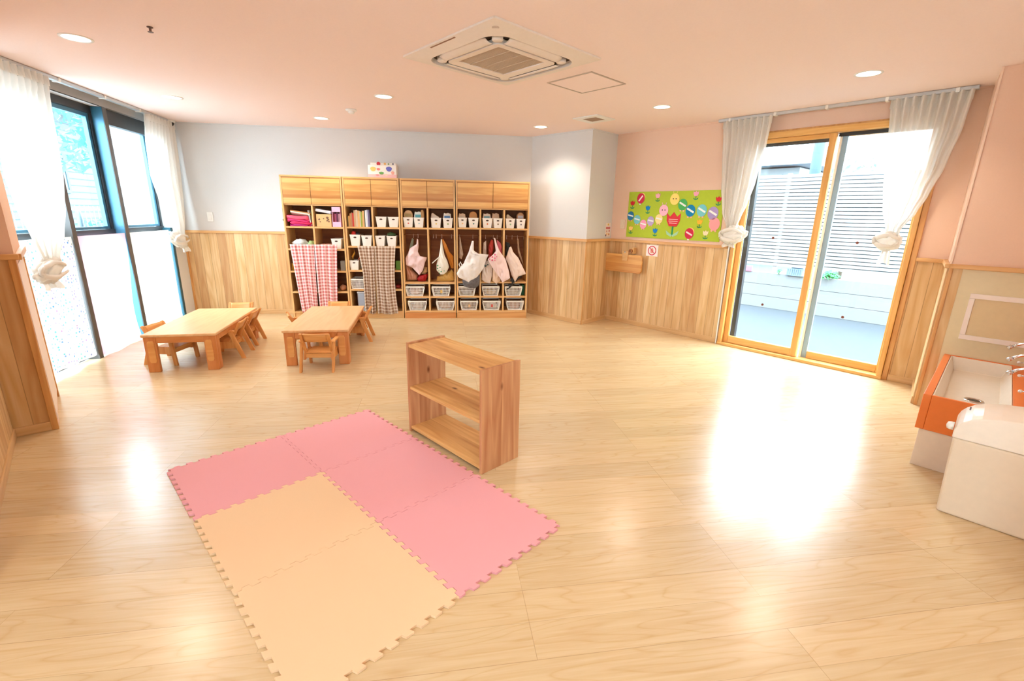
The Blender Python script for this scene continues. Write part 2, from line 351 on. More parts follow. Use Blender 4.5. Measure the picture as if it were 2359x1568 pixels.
# wainscot, rails, baseboards
tn = [0]
def trim(mb, mat, F, **kw):
    tn[0] += 1; return struct(mb, 'trim_%d' % tn[0], mat, F, **kw)
def wainscot(F, x0, x1, e0=0, e1=0, base='', bmat=None):
    trim(MB().box(x0, x1, -.012, 0, .06, 1.088), M_wain, F)
    trim(MB().box(x0-e0, x1+e1, -.032, 0, 1.088, HR), M_rail, F, bevel=.006)
    o = MB().box(x0, x1, -.02, 0, 0, .06).build('baseboard_'+base, bmat or M_base, bevel=.004); o.location = F.o; o.rotation_euler = (0, 0, F.rz); o['kind'] = 'structure'
wainscot(FB, .03, 1.40, base='back')
wainscot(FA, .0, FA.L, e1=.03, base='column_front')
wainscot(FC, -.0, FC.L, e0=.03, e1=0, base='column_side')
wainscot(FR, 0, 1.62, base='right')
wainscot(FR, 3.24, FR.L, base='right_end')
wainscot(FJ, 0, FJ.L, e1=.03, base='right_return')
wainscot(FP, 0, FP.L, e1=.02, base='left_pillar')
wainscot(FE, 0, FE.L-.02, base='left')
trim(MB().box(0, FK.L, -.032, 0, 1.088, HR), M_rail, FK, bevel=.006)
trim(MB().box(0, .075, -.012, 0, .0, 1.088), M_wain, FK)
trim(MB().box(-.0, .022, -.018, .0, 0, 1.088), M_vert, FK, bevel=.003)
# beige panel behind the trough
trim(MB().box(.075, FK.L, -.01, 0, 0, 1.088), plain('beige_panel', (226, 208, 168), .35), FK)
# corner guards and thin poles
trim(MB().box(-.006, .006, -.006, .006, HR, HC), plain('corner_guard', (246, 214, 190), .4), FK)
trim(MB().box(1.632, 1.646, -.045, -.012, .0, HC), M_wp, FR, bevel=.003)
trim(MB().box(-.012, .012, -.012, .004, 0, 1.088), M_vert, FA.__class__((.925, 6.055), (1.315, 6.455)), bevel=.003)
trim(MB().box(FP.L-.03, FP.L+.004, -.022, .0, .0, 1.09), M_vert, FP, bevel=.003)
trim(MB().box(.70, .735, -.012, .0, 0, 1.09), M_vert, FQ, bevel=.003)
trim(MB().box(.0, .70, -.006, .0, 0.06, 1.06), plain('pale_panel', (246, 226, 208), .5), FQ)
trim(MB().box(-.01, .735, -.03, .0, 1.085, HR), M_rail, FQ, bevel=.004)
# end trim at the left corner by the window
trim(MB().box(2.115, 2.14, -.022, .0, 0, .84), M_vert, FW, bevel=.003)
# thin cornice lines where walls meet the ceiling
for F, m, a, b in ((FB, M_white, 0, FB.L), (FR, M_peach, 0, FR.L), (FA, M_white, 0, FA.L), (FC, M_white, 0, FC.L)):
    trim(MB().box(a, b, -.012, 0, HC-.014, HC), m, F)

# ------------------------------------------------------------------ window wall (left)
trim(MB().box(-.76, 1.86, -.0, .02, 2.345, HC-.001), M_wp, FW)
mb = MB()
for a, b in ((.075, .13), (.875, .935)): mb.box(a, b, .0, .17, 0, 2.345)
o = struct(mb, 'trim_90', plain('post_brown_grey', (92, 88, 86), .45, .1), FW)
mb = MB()
for a, b in ((.873, .876),): mb.box(a, b, .006, .17, .0, 2.34)
struct(mb, 'trim_91', M_skytint, FW)  # post side, reflected sky painted on as a blue strip
def winframe(n, a, b):
    w = empty('window_%d' % n, FW.o, FW.rz, kind='structure')
    f = MB().box(a, b, .10, .16, 2.275, 2.345).box(a, b, .09, .16, 1.11, 1.175).box(a, b, .10, .16, 0, .05)
    f.box(a, a+.035, .10, .16, .05, 1.11).box(b-.035, b, .10, .16, .05, 1.11).box(a, a+.035, .10, .16, 1.175, 2.275).box(b-.035, b, .10, .16, 1.175, 2.275)
    f.build('window_frame', M_frame, w, bevel=.002)
    s_ = MB().box(b-.075, b-.037, .112, .15, 1.18, 2.27).box(a+.037, a+.06, .112, .15, 1.18, 2.27).box(a+.062, b-.077, .112, .15, 2.235, 2.27).box(a+.062, b-.077, .112, .15, 1.18, 1.205)
    s_.build('sash', M_skytint, w, bevel=.002)
    MB().box(a+.036, b-.036, .128, .134, 1.176, 2.274).build('upper_pane', M_glass, w)
    MB().box(a+.036, b-.036, .128, .134, .051, 1.109).build('lower_pane', M_glass, w)
    return w
winframe(1, -.76, .073); winframe(2, .132, .872); winframe(3, .938, 1.86)
struct(MB().box(1.81, 1.862, .0, .10, .0, 1.16), 'trim_92', plain('dark_teal', (34, 84, 100), .4, .2), FW, bevel=.002)
struct(MB().box(.94, 1.80, .03, .09, 2.20, 2.345), 'trim_93', M_frame, FW, bevel=.002)

def cloth_panel(name, F, mat, L, R, z0, z1, y, amp, n, label, cat, group=None, par=None, sag=0, nu=60, nv=24, uvs=None, phase=0, bot=None, sol=True):
    def fn(u, v):
        zz = z1+(z0-z1)*v; l = L(v) if callable(L) else L; r = R(v) if callable(R) else R
        a = amp*(.45+.55*v); x = l+(r-l)*u
        yy = y + a*sin(2*pi*n*u+phase+1.3*sin(3*v))+.3*a*sin(2*pi*n*2.3*u+2)
        return (x, yy, zz - (bot(u)*v if bot else 0))
    W0 = (R(0) if callable(R) else R)-(L(0) if callable(L) else L)
    mb = MB().grid(fn, nu, nv, uvfn=lambda u, v: (u*uvs if uvs else u*W0, v*(z1-z0)))
    o = mb.build(name, mat, par, smooth=True)
    if sol:
        md = o.modifiers.new('thick', 'SOLIDIFY'); md.thickness = .002
    if not par: o.location = F.o; o.rotation_euler = (0, 0, F.rz); tag(o, label, cat, group)
    return o
M_cl1 = cloth_mat('dotted_cotton', (250, 248, 242), .18, .0, 'dots', (120, 160, 200), 30)
M_cl2 = cloth_mat('pink_cotton', (252, 216, 232), .24, .0)
M_cl3 = cloth_mat('fine_dotted_cotton', (252, 250, 246), .24, .0, 'dots', (206, 216, 222), 44)
cloth_panel('window_cloth', FW, M_cl1, -.70, lambda v: .072-.012*sin(pi*v), .045, 1.135, .012, .010, 3, 'white cloth with tiny coloured dots over the window bay nearest the camera', 'cloth', 'cloths over the lower window bays', sol=False)
cloth_panel('window_cloth', FW, M_cl2, .14, lambda v: .872-.12*sin(pi*v*.8)**2*v, .012, 1.135, .014, .010, 2, 'pale pink cloth over the middle window bay', 'cloth', 'cloths over the lower window bays', sol=False)
cloth_panel('window_cloth', FW, M_cl3, .938, 1.79, .045, 1.135, .014, .010, 3, 'plain white cloth over the window bay next to the back wall', 'cloth', 'cloths over the lower window bays', sol=False)

# ------------------------------------------------------------------ tied curtains
def lerp_tab(tab, z):
    for (z0, a), (z1, b) in zip(tab, tab[1:]):
        if (z0-z)*(z1-z) <= 0: k = (z-z0)/(z1-z0) if z1 != z0 else 0; k = k*k*(3-2*k)*.5+k*.5; return a+(b-a)*k
    return tab[-1][1]
def curtain(F, left, right, n, knot, tail, label, y=-.10, seed=0, twist=0):
    root = empty('curtain', F.P(left[0][1], y, 0), F.rz, label, 'curtain', None)
    ox = left[0][1]; rnd = random.Random(seed); ph = [rnd.uniform(-.5, .5) for _ in range(40)]
    ztop, zbot = 2.395, knot[1]+.03
    def fn(u, v):
        z = ztop+(zbot-ztop)*v; l = lerp_tab(left, z)-ox; r = lerp_tab(right, z)-ox
        w = r-l; k = u*n; i = int(k) % 40
        a = .026*(1-.25*v)*(.75+.5*ph[i] if v > .08 else .8)
        a = min(a, .03)
        uu = u+.25/n*sin(2*pi*k*.5+ph[3]*3)*v
        yy = a*sin(2*pi*k)*(1 if v < .06 else 1)+.012*v*sin(2*pi*u*2.3+seed+2*v)
        return (l+w*min(max(uu, 0), 1), yy, z+.006*sin(2*pi*k)*(1-v)*(v < .02))
    MB().grid(fn, n*10, 40).build('drape', M_curt, root, smooth=True)
    # pinch pleat heading
    def hf(u, v):
        l = lerp_tab(left, 2.39)-ox; r = lerp_tab(right, 2.39)-ox
        return (l+(r-l)*u, .026*sin(2*pi*u*n)-.002, 2.402-.075*v)
    MB().grid(hf, n*10, 3).build('heading', M_curt, root, smooth=True)
    # knot: twisted bands of cloth
    kx, kz, kw, kh = knot; kx -= ox
    def kf(u, v):
        th = 2*pi*u; ph_ = pi*v
        nz = noise.noise(Vector((cos(th)*sin(ph_)*2.2+seed*5, sin(th)*sin(ph_)*2, cos(ph_)*2.2)))
        fold = abs(sin(2.5*th+6*v*pi*.8+seed+3*nz))
        r = .88+.26*nz+.17*fold
        X = kw*.5*r*sin(ph_)*cos(th); Z = kh*.5*r*cos(ph_)
        an = .35 if seed % 2 else -.35
        return (kx+X*cos(an)-Z*sin(an), .058*r*sin(ph_)*sin(th), kz+X*sin(an)+Z*cos(an))
    MB().grid(kf, 56, 34, closed=True).build('knot', M_curt, root, smooth=True)
    for s_, (a0, a1) in enumerate(((.5, 3.4), (2.6, 5.9))):
        pts = []
        for q in range(15):
            t = a0+(a1-a0)*q/14
            pts.append((kx+kw*.46*cos(t), -.045-.012*sin(q), kz+kh*.36*sin(t)+(.012 if s_ else -.01)))
        MB().tube(pts, [.008+.014*sin(pi*q/14) for q in range(15)], 8).build('knot_fold', M_curt, root, smooth=True)
    # hanging tail
    tx, tz, tw, th_ = tail; tx -= ox
    def tf(u, v):
        w = tw*(.55+.45*v); z = tz+th_*(1-v)-(.01*sin(9*u) if v > .9 else 0)
        return (tx+(u-.5)*w, -.01+.02*sin(2*pi*u*2.5+seed)+.012*sin(5*v), z)
    MB().grid(tf, 26, 8).build('tail', M_curt, root, smooth=True)
    return root
curtain(FR, [(2.45, 1.42), (2.10, 1.452), (1.744, 1.488), (1.471, 1.535), (1.33, 1.60), (1.1, 1.62)], [(2.45, 1.914), (2.105, 1.894), (1.776, 1.848), (1.56, 1.80), (1.43, 1.755), (1.33, 1.72), (1.1, 1.70)], 8,
        (1.69, 1.24, .27, .19), (1.66, 1.115, .16, .09), 'white sheer curtain knotted on the left side of the sliding door', seed=1)
curtain(FR, [(2.45, 2.836), (2.058, 2.873), (1.741, 2.908), (1.524, 2.943), (1.341, 2.998), (1.1, 3.0)], [(2.45, 3.353), (2.142, 3.336), (1.86, 3.291), (1.628, 3.231), (1.49, 3.18), (1.345, 3.10), (1.1, 3.08)], 9,
        (3.03, 1.25, .20, .16), (3.035, 1.055, .10, .14), 'white sheer curtain knotted on the right side of the sliding door', seed=2)
curtain(FW, [(2.45, -.56), (1.909, -.62), (1.61, -.66), (1.373, -.63), (1.182, -.56), (.998, -.49), (.8, -.48)], [(2.45, .01), (1.989, -.03), (1.655, -.06), (1.377, -.119), (1.167, -.198), (.996, -.31), (.8, -.33)], 9,
        (-.45, .90, .30, .19), (-.46, .755, .20, .10), 'white sheer curtain with a beige knot at the near end of the tall windows', seed=3)
curtain(FW, [(2.45, 1.465), (2.078, 1.37), (1.76, 1.345), (1.438, 1.458), (1.24, 1.59), (1.137, 1.68), (.8, 1.69)], [(2.45, 2.075), (1.919, 2.05), (1.552, 2.02), (1.234, 1.973), (1.1, 1.93), (.8, 1.85)], 9,
        (1.74, 1.02, .36, .17), (1.86, .87, .20, .11), 'white sheer curtain knotted at the far end of the tall windows', seed=4)
# curtain tracks
def track(F, a, b, label):
    r = empty('curtain_track', F.P(a, -.085, 2.41), F.rz, label, 'curtain track', None)
    L_ = b-a
    MB().box(0, L_, -.022, .022, -.012, .0165).build('track_rail', M_alu, r, bevel=.003)
    for k in range(5):
        x = L_*(.06+.22*k); MB().box(x-.012, x+.012, -.028, .028, -.018, .0166).build('bracket', M_wp, r, bevel=.003)
track(FW, -.62, 2.12, 'grey metal curtain track along the ceiling above the tall windows')
track(FR, 1.37, 3.37, 'grey metal curtain track along the ceiling above the sliding door')

# ------------------------------------------------------------------ sliding door
d = empty('door_1', FR.o, FR.rz, kind='structure')
MB().box(1.66, 1.70, -.05, .13, 0, 2.2).box(3.16, 3.20, -.05, .13, 0, 2.2).build('jamb', M_doorw, d, bevel=.004)
MB().box(1.655, 3.205, -.055, .13, 2.2, 2.25).box(1.655, 3.205, -.055, .13, .0, .03).build('head_and_sill', M_doorh, d, bevel=.004)
MB().box(3.202, 3.24, -.03, .0, 0, 2.25).box(1.64, 3.24, -.028, .0, 2.252, 2.268).build('casing', M_vert, d, bevel=.003)
# room side sash (left)
MB().box(1.702, 1.752, .0, .04, .03, 2.198).box(2.41, 2.468, -.012, .04, .03, 2.198).build('sash_stile', M_doorw, d, bevel=.004)
MB().box(1.754, 2.408, .0, .04, .032, .112).box(1.754, 2.408, .0, .04, 2.158, 2.198).build('sash_rail', M_doorh, d, bevel=.004)
MB().box(1.752, 2.41, .018, .024, .112, 2.158).build('pane', M_glass, d)
MB().box(1.754, 1.80, .044, .10, .03, 2.198).box(1.80, 2.41, .044, .075, 2.13, 2.198).box(2.47, 3.16, .036, .045, 2.166, 2.198).build('dark_track', M_frame, d)
# outer sash (right)
MB().box(2.478, 2.50, .05, .09, .03, 2.198).build('aluminium_stile', M_wp, d, bevel=.002)
MB().box(2.502, 2.545, .056, .09, .03, 2.198).build('outer_stile', plain('sky_tinted_white_metal', (150, 178, 200), .4), d, bevel=.002)  # white stile, blue daylight painted into its colour
MB().box(3.135, 3.158, .05, .09, .03, 2.198).build('sash_stile', M_doorw, d, bevel=.003)
MB().box(2.547, 3.134, .05, .09, .032, .105).box(2.547, 3.134, .05, .09, 2.165, 2.198).build('sash_rail', M_doorh, d, bevel=.004)
MB().box(2.546, 3.134, .068, .074, .105, 2.165).build('pane', M_glass, d)
for (x, z, y, lb) in ((2.056, 1.226, .016, 'upper brown dot sticker on the left door pane'), (2.060, .521, .016, 'lower brown dot sticker on the left door pane'),
                      (2.779, 1.217, .066, 'upper brown dot sticker on the right door pane'), (2.788, .504, .066, 'lower brown dot sticker on the right door pane')):
    o = MB().lathe([(.013, 0), (.013, .0015)], 16, axis='y').build('glass_sticker', plain('sticker_brown', (120, 66, 50), .6), loc=FR.P(x, y, z), rz=FR.rz)
    tag(o, lb, 'sticker', 'brown stickers on the door glass')

# ------------------------------------------------------------------ ceiling fittings
def lamp(x, y, label, spot=True, visible=True):
    r = empty('ceiling_downlight', (x, y, HC), 0, label, 'ceiling light', 'recessed ceiling lights')
    MB().lathe([(.072, -.004), (.086, -.004), (.088, 0), (.088, .006), (.070, .006)], 36, caps=False).build('trim_ring', M_wp, r, smooth=True)
    MB().lathe([(.071, -.0025), (.071, -.0005)], 36).build('diffuser', glow('lamp_glow', (255, 240, 214), 6), r)
    l = bpy.data.lights.new('lamp_light', 'SPOT'); l.energy = LAMP_W*4; l.color = LAMP_COL; l.spot_size = radians(128); l.spot_blend = .55; l.shadow_soft_size = .07
    lo = bpy.data.objects.new('lamp_light', l); C.objects.link(lo); lo.parent = r; lo.location = (0, 0, -.012)
for x, y, lb in ((-2.804, 3.311, 'large round ceiling light nearest the left curtain'), (-3.322, 4.893, 'round ceiling light beside the far end of the tall windows'),
                 (-2.246, 5.775, 'round ceiling light above the left cubby unit'), (-1.227, 4.677, 'round ceiling light left of the air conditioner'),
                 (.291, 6.021, 'round ceiling light in front of the white column'), (1.386, 4.853, 'round ceiling light near the green bulletin board'),
                 (2.50, 3.689, 'round ceiling light nearest the right door curtain')):
    lamp(x, y, lb)
for x, y, lb in ((-1.6, .6, 'left'), (1.5, .6, 'right'), (0, -1.6, 'rearmost'), (.2, 1.3, 'front')):  # unseen lamps added to fill the room with light
    lamp(x, y, '%s added fill light of the four above and behind the camera' % lb)

def ac_unit():
    r = empty('ceiling_air_conditioner', (-.112, 3.498, HC), radians(-46.7), 'white four-way cassette air conditioner set in the peach ceiling', 'air conditioner')
    m = plain('air_conditioner_white', (238, 226, 216), .45)
    h = .475
    # frame ring with a rounded square opening
    def rsq(s, rad, n=8):
        p = []
        for cx, cy, a0 in ((s-rad, s-rad, 0), (-s+rad, s-rad, 90), (-s+rad, -s+rad, 180), (s-rad, -s+rad, 270)):
            for k in range(n+1): a = radians(a0+90*k/n); p.append((cx+rad*cos(a), cy+rad*sin(a)))
        return p
    def ring(pa, pb, z0, z1, zb=None):
        mb = MB(); n = len(pa); zb = z0 if zb is None else zb
        A = [mb.bm.verts.new((x, y, z0)) for x, y in pa]; B = [mb.bm.verts.new((x, y, zb)) for x, y in pb]
        A2 = [mb.bm.verts.new((x, y, z1)) for x, y in pa]; B2 = [mb.bm.verts.new((x, y, z1)) for x, y in pb]
        for i in range(n):
            j = (i+1) % n
            for q in ((A[i], A[j], B[j], B[i]), (A[i], A[j], A2[j], A2[i]), (B[i], B[j], B2[j], B2[i]), (A2[i], A2[j], B2[j], B2[i])): mb.bm.faces.new(q)
        return mb
    ring(rsq(h, .012), rsq(.372, .13), -.012, 0, -.034).build('outer_frame', m, r, bevel=.002)
    MB().prism(rsq(.372, .13), -.002, 0).build('dark_recess', plain('recess_dark', (70, 56, 46), .8), r)
    ring(rsq(.268, .05), rsq(.206, .006), -.040, -.006, -.034).build('inner_panel', m, r, bevel=.003)
    gr = MB().box(-.205, .205, -.205, .205, -.026, -.02)
    g = gr.build('intake_grille', plain('grille_beige', (196, 172, 146), .7), r)
    mb = MB()
    for k in range(1, 4): mb.box(-.205, .205, -.205+.41*k/4-.002, -.205+.41*k/4+.002, -.031, -.0262)
    for k in range(40): mb.box(-.205+.41*(k+.4)/40, -.205+.41*(k+.6)/40, -.205, .205, -.0285, -.0262)
    mb.build('grille_bar', plain('grille_bar_beige', (212, 190, 166), .7), r)
    for k in range(4):
        a = k*pi/2
        def fn(u, v, a=a):
            x = -.235+.47*u; y = .283+.075*v; z = -.036+.016*v-.006*sin(pi*v)
            y -= .02*(abs(u-.5)*2)**4*v
            return (x*cos(a)-y*sin(a), x*sin(a)+y*cos(a), z)
        o = MB().grid(fn, 20, 6).build('louver', m, r, smooth=True); md = o.modifiers.new('t', 'SOLIDIFY'); md.thickness = .004; md.offset = 1
        cx, cy = .305, .305
        b = MB(); b.lathe([(.03, -.034), (.034, -.03), (.034, -.004)], 16, c=((cx*.93)*cos(a)-(cx*.93)*sin(a), (cx*.93)*sin(a)+(cx*.93)*cos(a), 0)); b.build('corner_pad', m, r, smooth=True)
    MB().lathe([(.02, -.024), (.022, -.022), (.022, -.01)], 20, c=(.40, -.40, 0)).build('sensor_disc', plain('sensor_grey', (206, 190, 178), .5), r)
    MB().box(-.16, .10, -.462, -.452, -.017, -.012).build('slot', plain('slot_brown', (150, 110, 84), .6), r)
ac_unit()
r = empty('ceiling_hatch', (.548, 4.09, HC), radians(-46.5), 'square access hatch with thin grey rim beside the air conditioner', 'hatch')
q = .222
MB().box(-q, q, -q, -q+.012, -.006, 0).box(-q, q, q-.012, q, -.006, 0).box(-q, -q+.012, -q+.012, q-.012, -.006, 0).box(q-.012, q, -q+.012, q-.012, -.006, 0).build('rim', plain('hatch_rim', (190, 172, 156), .4, .3), r)
MB().box(-q+.014, q-.014, -q+.014, q-.014, -.003, 0).build('lid', M_ceil, r)
r = empty('ceiling_vent', (.837, 5.467, HC), radians(-46), 'small square white ceiling vent with a dark grille', 'vent')
MB().box(-.165, .165, -.165, -.09, -.012, 0).box(-.165, .165, .09, .165, -.012, 0).box(-.165, -.09, -.09, .09, -.012, 0).box(.09, .165, -.09, .09, -.012, 0).build('vent_frame', M_wp, r, bevel=.003)
mb = MB()
for k in range(9): mb.box(-.09, .09, -.088+.0205*k, -.078+.0205*k, -.009, -.003)
mb.build('grille', plain('vent_grille', (170, 140, 112), .6), r); MB().box(-.09, .09, -.09, .09, -.002, 0).build('vent_back', plain('vent_dark', (96, 74, 58), .8), r)
r = empty('smoke_detector', (-1.73, 5.271, HC), 0, 'small round white smoke detector on the ceiling between two lights', 'smoke detector')
MB().lathe([(.055, 0), (.055, -.012), (.045, -.02)], 24).build('detector_base', M_wp, r, smooth=False, bevel=.002)
MB().lathe([(.032, -.0201), (.03, -.036), (.02, -.042)], 24).build('detector_cap', M_wp, r, bevel=.002)
r = empty('ceiling_sprinkler', (-2.176, 3.101, HC), 0, 'small dark sprinkler head on the ceiling near the large left light', 'sprinkler')
MB().lathe([(.016, 0), (.016, -.004), (.007, -.006), (.006, -.024)], 16).build('sprinkler_neck', plain('dark_bronze', (110, 84, 74), .5, .3), r)
MB().lathe([(.004, -.0241), (.015, -.026), (.015, -.028)], 16).build('deflector', plain('dark_bronze', (110, 84, 74), .5, .3), r)
r = empty('dome_camera', (-4.235, 6.105, HC), 0, 'small dark dome camera in the ceiling corner above the far left curtain', 'camera')
MB().lathe([(.062, 0), (.062, -.02), (.056, -.026)], 24).build('camera_base', M_wp, r, bevel=.002)
MB().lathe([(.05, -.0265), (.046, -.045), (.034, -.062), (.015, -.072), (.002, -.074)], 24).build('camera_dome', plain('dome_dark', (34, 26, 24), .15), r, smooth=True)

# ------------------------------------------------------------------ foam play mats
TS = .6
ma = -.7747; MU = Vector((cos(ma), sin(ma), 0)); MV = Vector((sin(ma), -cos(ma), 0)); MO = Vector((-1.043, 3.113, 0))
def seam(n=10, a=.0095):
    """square wave with slight dovetail along 0..TS"""
    p = TS/n; e = p*.06; pts = []
    for k in range(n):
        t = k*p
        pts += [(t+.10*p, -a), (t+.5*p+e, -a), (t+.5*p-e, a), (t+p-.02*p, a)] if k % 10 != 9 else [(t+.10*p, -a), (t+.5*p, -a), (t+.55*p, a*.2), (t+.9*p, a*.2)]
    return [(0, 0)]+pts
def tile(i, j, mat, label):
    s = seam(); poly = []
    e1 = [(t, 0+o) for t, o in s]; e2 = [(TS+o, t) for t, o in s]
    poly += e1; poly += e2
    poly += [(TS-0, TS)]+[(t, TS+o) for t, o in reversed(s[1:])]
    poly += [(0, TS)]+[(o, t) for t, o in reversed(s[1:])]
    # u along MU (j), second axis along MV (i)
    poly = [(TS/2+(p[0]-TS/2)*.9972, TS/2+(p[1]-TS/2)*.9972) for p in poly]
    mb = MB(); mb.prism(poly, .0005, .0115, lambda p, h: (p[0], p[1], h))
    o = mb.build('foam_mat', mat, bevel=.0028, seg=1)
    m = Matrix((MU, MV, Vector((0, 0, 1)))).transposed().to_4x4(); m.translation = MO+MU*(j*TS)+MV*(i*TS)
    if m.to_3x3().determinant() < 0:
        o.data.transform(Matrix.Diagonal((1, -1, 1, 1))); o.data.flip_normals()
        m = Matrix((MU, -MV, Vector((0, 0, 1)))).transposed().to_4x4(); m.translation = MO+MU*(j*TS)+MV*(i*TS)
    o.matrix_world = m
    return tag(o, label, 'play mat', 'interlocking foam mats on the floor')
M_pk = plain('foam_pink', (236, 168, 174), .8, 0, .2, .02, 400); M_bg = plain('foam_beige', (240, 204, 164), .8, 0, .2, .02, 400)
tile(0, 0, M_pk, 'pink foam mat at the far corner, left of the wooden shelf')
tile(1, 0, M_pk, 'pink foam mat at the left corner of the play area')
tile(0, 1, M_pk, 'pink foam mat directly in front of the wooden shelf')
tile(0, 2, M_pk, 'pink foam mat at the right corner, nearest the trash bin')
tile(1, 1, M_bg, 'beige foam mat surrounded by pink mats on two sides')
tile(1, 2, M_bg, 'beige foam mat nearest the camera')

# ------------------------------------------------------------------ low open shelf
FS = Frame((-.672, 2.812), (-.154, 2.290)); LS = FS.L
M_bx1 = wood('cedar_side', (222, 170, 122), (186, 122, 80), axis=2, plank=.075, pax=1, pvar=.14, knots=True)
M_bx2 = wood('cedar_shelf_board', (240, 192, 124), (206, 146, 82), axis=0, plank=.08, pax=1, pvar=.12, knots=True)
r = empty('low_shelf', FS.P(0, 0, 0), FS.rz, 'low open wooden shelf with three boards standing beside the pink mats', 'shelf')
MB().box(0, .02, 0, .29, 0, .612).build('side_panel', M_bx1, r, bevel=.002)
MB().box(LS-.02, LS, 0, .29, 0, .612).build('side_panel', M_bx1, r, bevel=.002)
MB().box(.0205, LS-.0205, .004, .286, .582, .602).build('top_board', M_bx2, r, bevel=.003)
MB().box(.0205, LS-.0205, .004, .286, .300, .320).build('middle_board', M_bx2, r, bevel=.003)
MB().box(.0205, LS-.0205, .004, .286, .022, .042).build('bottom_board', M_bx2, r, bevel=.003)
MB().box(.0205, LS-.0205, .262, .28, .0, .0215).build('rear_skirt', M_bx2, r, bevel=.002)

# ------------------------------------------------------------------ low tables
def table(x, y, rz, label):
    r = empty('low_table', (x, y, 0), rz, label, 'table', 'low wooden tables')
    hw, hl = .292, .585
    MB().box(-hw, hw, -hl, hl, .318, .342).build('tabletop', M_table, r, bevel=.007, seg=3)
    for sx in (-1, 1):
        for sy in (-1, 1):
            o = MB()
            # L shaped leg: two boards with a rounded inner pad
            x0, x1 = sorted((sx*(hw-.012), sx*(hw-.105))); y0, y1 = sorted((sy*(hl-.012), sy*(hl-.045)))
            o.box(x0, x1, y0, y1, 0, .317)
            a0, a1 = sorted((sx*(hw-.012), sx*(hw-.045))); b0, b1 = sorted((sy*(hl-.046), sy*(hl-.105)))
            o.box(a0, a1, b0, b1, 0, .317)
            lg = o.build('leg', M_tleg, r, bevel=.004)
            cx = sx*(hw-.066); y_ = sy*(hl-.012); pts = []
            for k in range(24):
                t = 2*pi*k/24; px = cx+.028*max(-1, min(1, 1.4*cos(t))); pz = .185+.098*max(-1, min(1, 1.15*sin(t))); pts.append((px, pz))
            MB().face_poly(pts, *sorted((y_, y_+sy*.009))).build('leg_pad', M_chs, lg, bevel=.003)
    for sy in (-1, 1):
        y0, y1 = sorted((sy*(hl-.016), sy*(hl-.040))); MB().box(-hw+.106, hw-.106, y0, y1, .262, .3175).build('apron', M_tap, r, bevel=.003)
    for sx in (-1, 1):
        x0, x1 = sorted((sx*(hw-.016), sx*(hw-.040))); MB().box(x0, x1, -hl+.106, hl-.106, .262, .3175).build('apron', M_tap, r, bevel=.003)
    return r
T1 = (-3.03, 4.44, radians(12.3)); T2 = (-1.92, 4.69, radians(10.3))
table(*T1, 'pale wooden low table next to the tall windows')
table(*T2, 'wooden low table in front of the checked cloths')

# ------------------------------------------------------------------ small armchairs (front is +y)
def make_chair():
    r = empty('child_armchair')
    for s in (-1, 1):
        xo, xi = s*.150, s*.130
        X = sorted((xo, xi))
        def slab(p, x0=X[0], x1=X[1]): return MB().prism(p, x0, x1, lambda q, h: (h, q[0], q[1]))
        slab([(-.185, 0), (-.148, 0), (-.052, .262), (-.095, .262)]).build('leg', M_ch, r, bevel=.003)
        slab([(.105, 0), (.140, 0), (.118, .262), (.080, .262)]).build('leg', M_ch, r, bevel=.003)
        X2 = sorted((s*.156, s*.122)); MB().prism([(-.105, .263), (.15, .263), (.158, .272), (.15, .281), (-.10, .281), (-.112, .272)], X2[0], X2[1], lambda q, h: (h, q[0], q[1])).build('armrest', M_chs, r, bevel=.003)
        slab([(-.106, .100), (.100, .100), (.090, .172), (-.080, .172)], *sorted((s*.1295, s*.112))).build('side_rail', M_ch, r, bevel=.002)
        X3 = sorted((s*.1295, s*.104))
        MB().prism([(-.066, .150), (-.040, .158), (-.145, .352), (-.158, .360), (-.172, .352)], X3[0], X3[1], lambda q, h: (h, q[0], q[1])).build('back_post', M_ch, r, bevel=.003)
    # slightly dished backrest board
    def bf(u, v):
        x = -.1035+.207*u; c = .012*(1-(2*u-1)**2); z = .352-.078*v; return (x, -.150+.540*(.352-z)-c, z)
    o = MB().grid(bf, 12, 4).build('backrest', M_chs, r, smooth=True); md = o.modifiers.new('t', 'SOLIDIFY'); md.thickness = .013; md.offset = 0
    MB().box(-.1115, .1115, -.075, .125, .150, .165).build('seat', M_chs, r, bevel=.005)
    MB().box(-.1115, .1115, -.082, -.066, .112, .1495).build('stretcher', M_chs, r, bevel=.002)
    MB().box(-.1115, .1115, .085, .100, .112, .1495).build('stretcher', M_chs, r, bevel=.002)
    return r
ch0 = make_chair(); first = [True]
def chair(x, y, rz, label):
    o = ch0 if first[0] else copy_tree(ch0); first[0] = False
    o.location = (x, y, 0); o.rotation_euler = (0, 0, rz); tag(o, label, 'chair', 'small wooden armchairs at the low tables')
chair(-1.762, 4.085, radians(6), 'small wooden armchair with its back to the camera at the near end of a table')
chair(-2.80, 4.385, radians(103), 'small wooden armchair on the right side of the pale table, nearer the camera')
chair(-2.915, 4.84, radians(102), 'small wooden armchair on the right side of the pale table, farther from the camera')
chair(-3.20, 4.17, radians(-92), 'small wooden armchair between the pale table and the windows')
chair(-3.13, 5.13, radians(192), 'small wooden armchair at the far end of the pale table')
chair(-1.765, 5.085, radians(100), 'small wooden armchair on the right side of the table by the checked cloths')
chair(-2.215, 4.80, radians(-60), 'small wooden armchair at the left side of the table by the checked cloths, turned askew')
chair(-2.06, 5.32, radians(190), 'small wooden armchair at the far end of the table by the checked cloths')

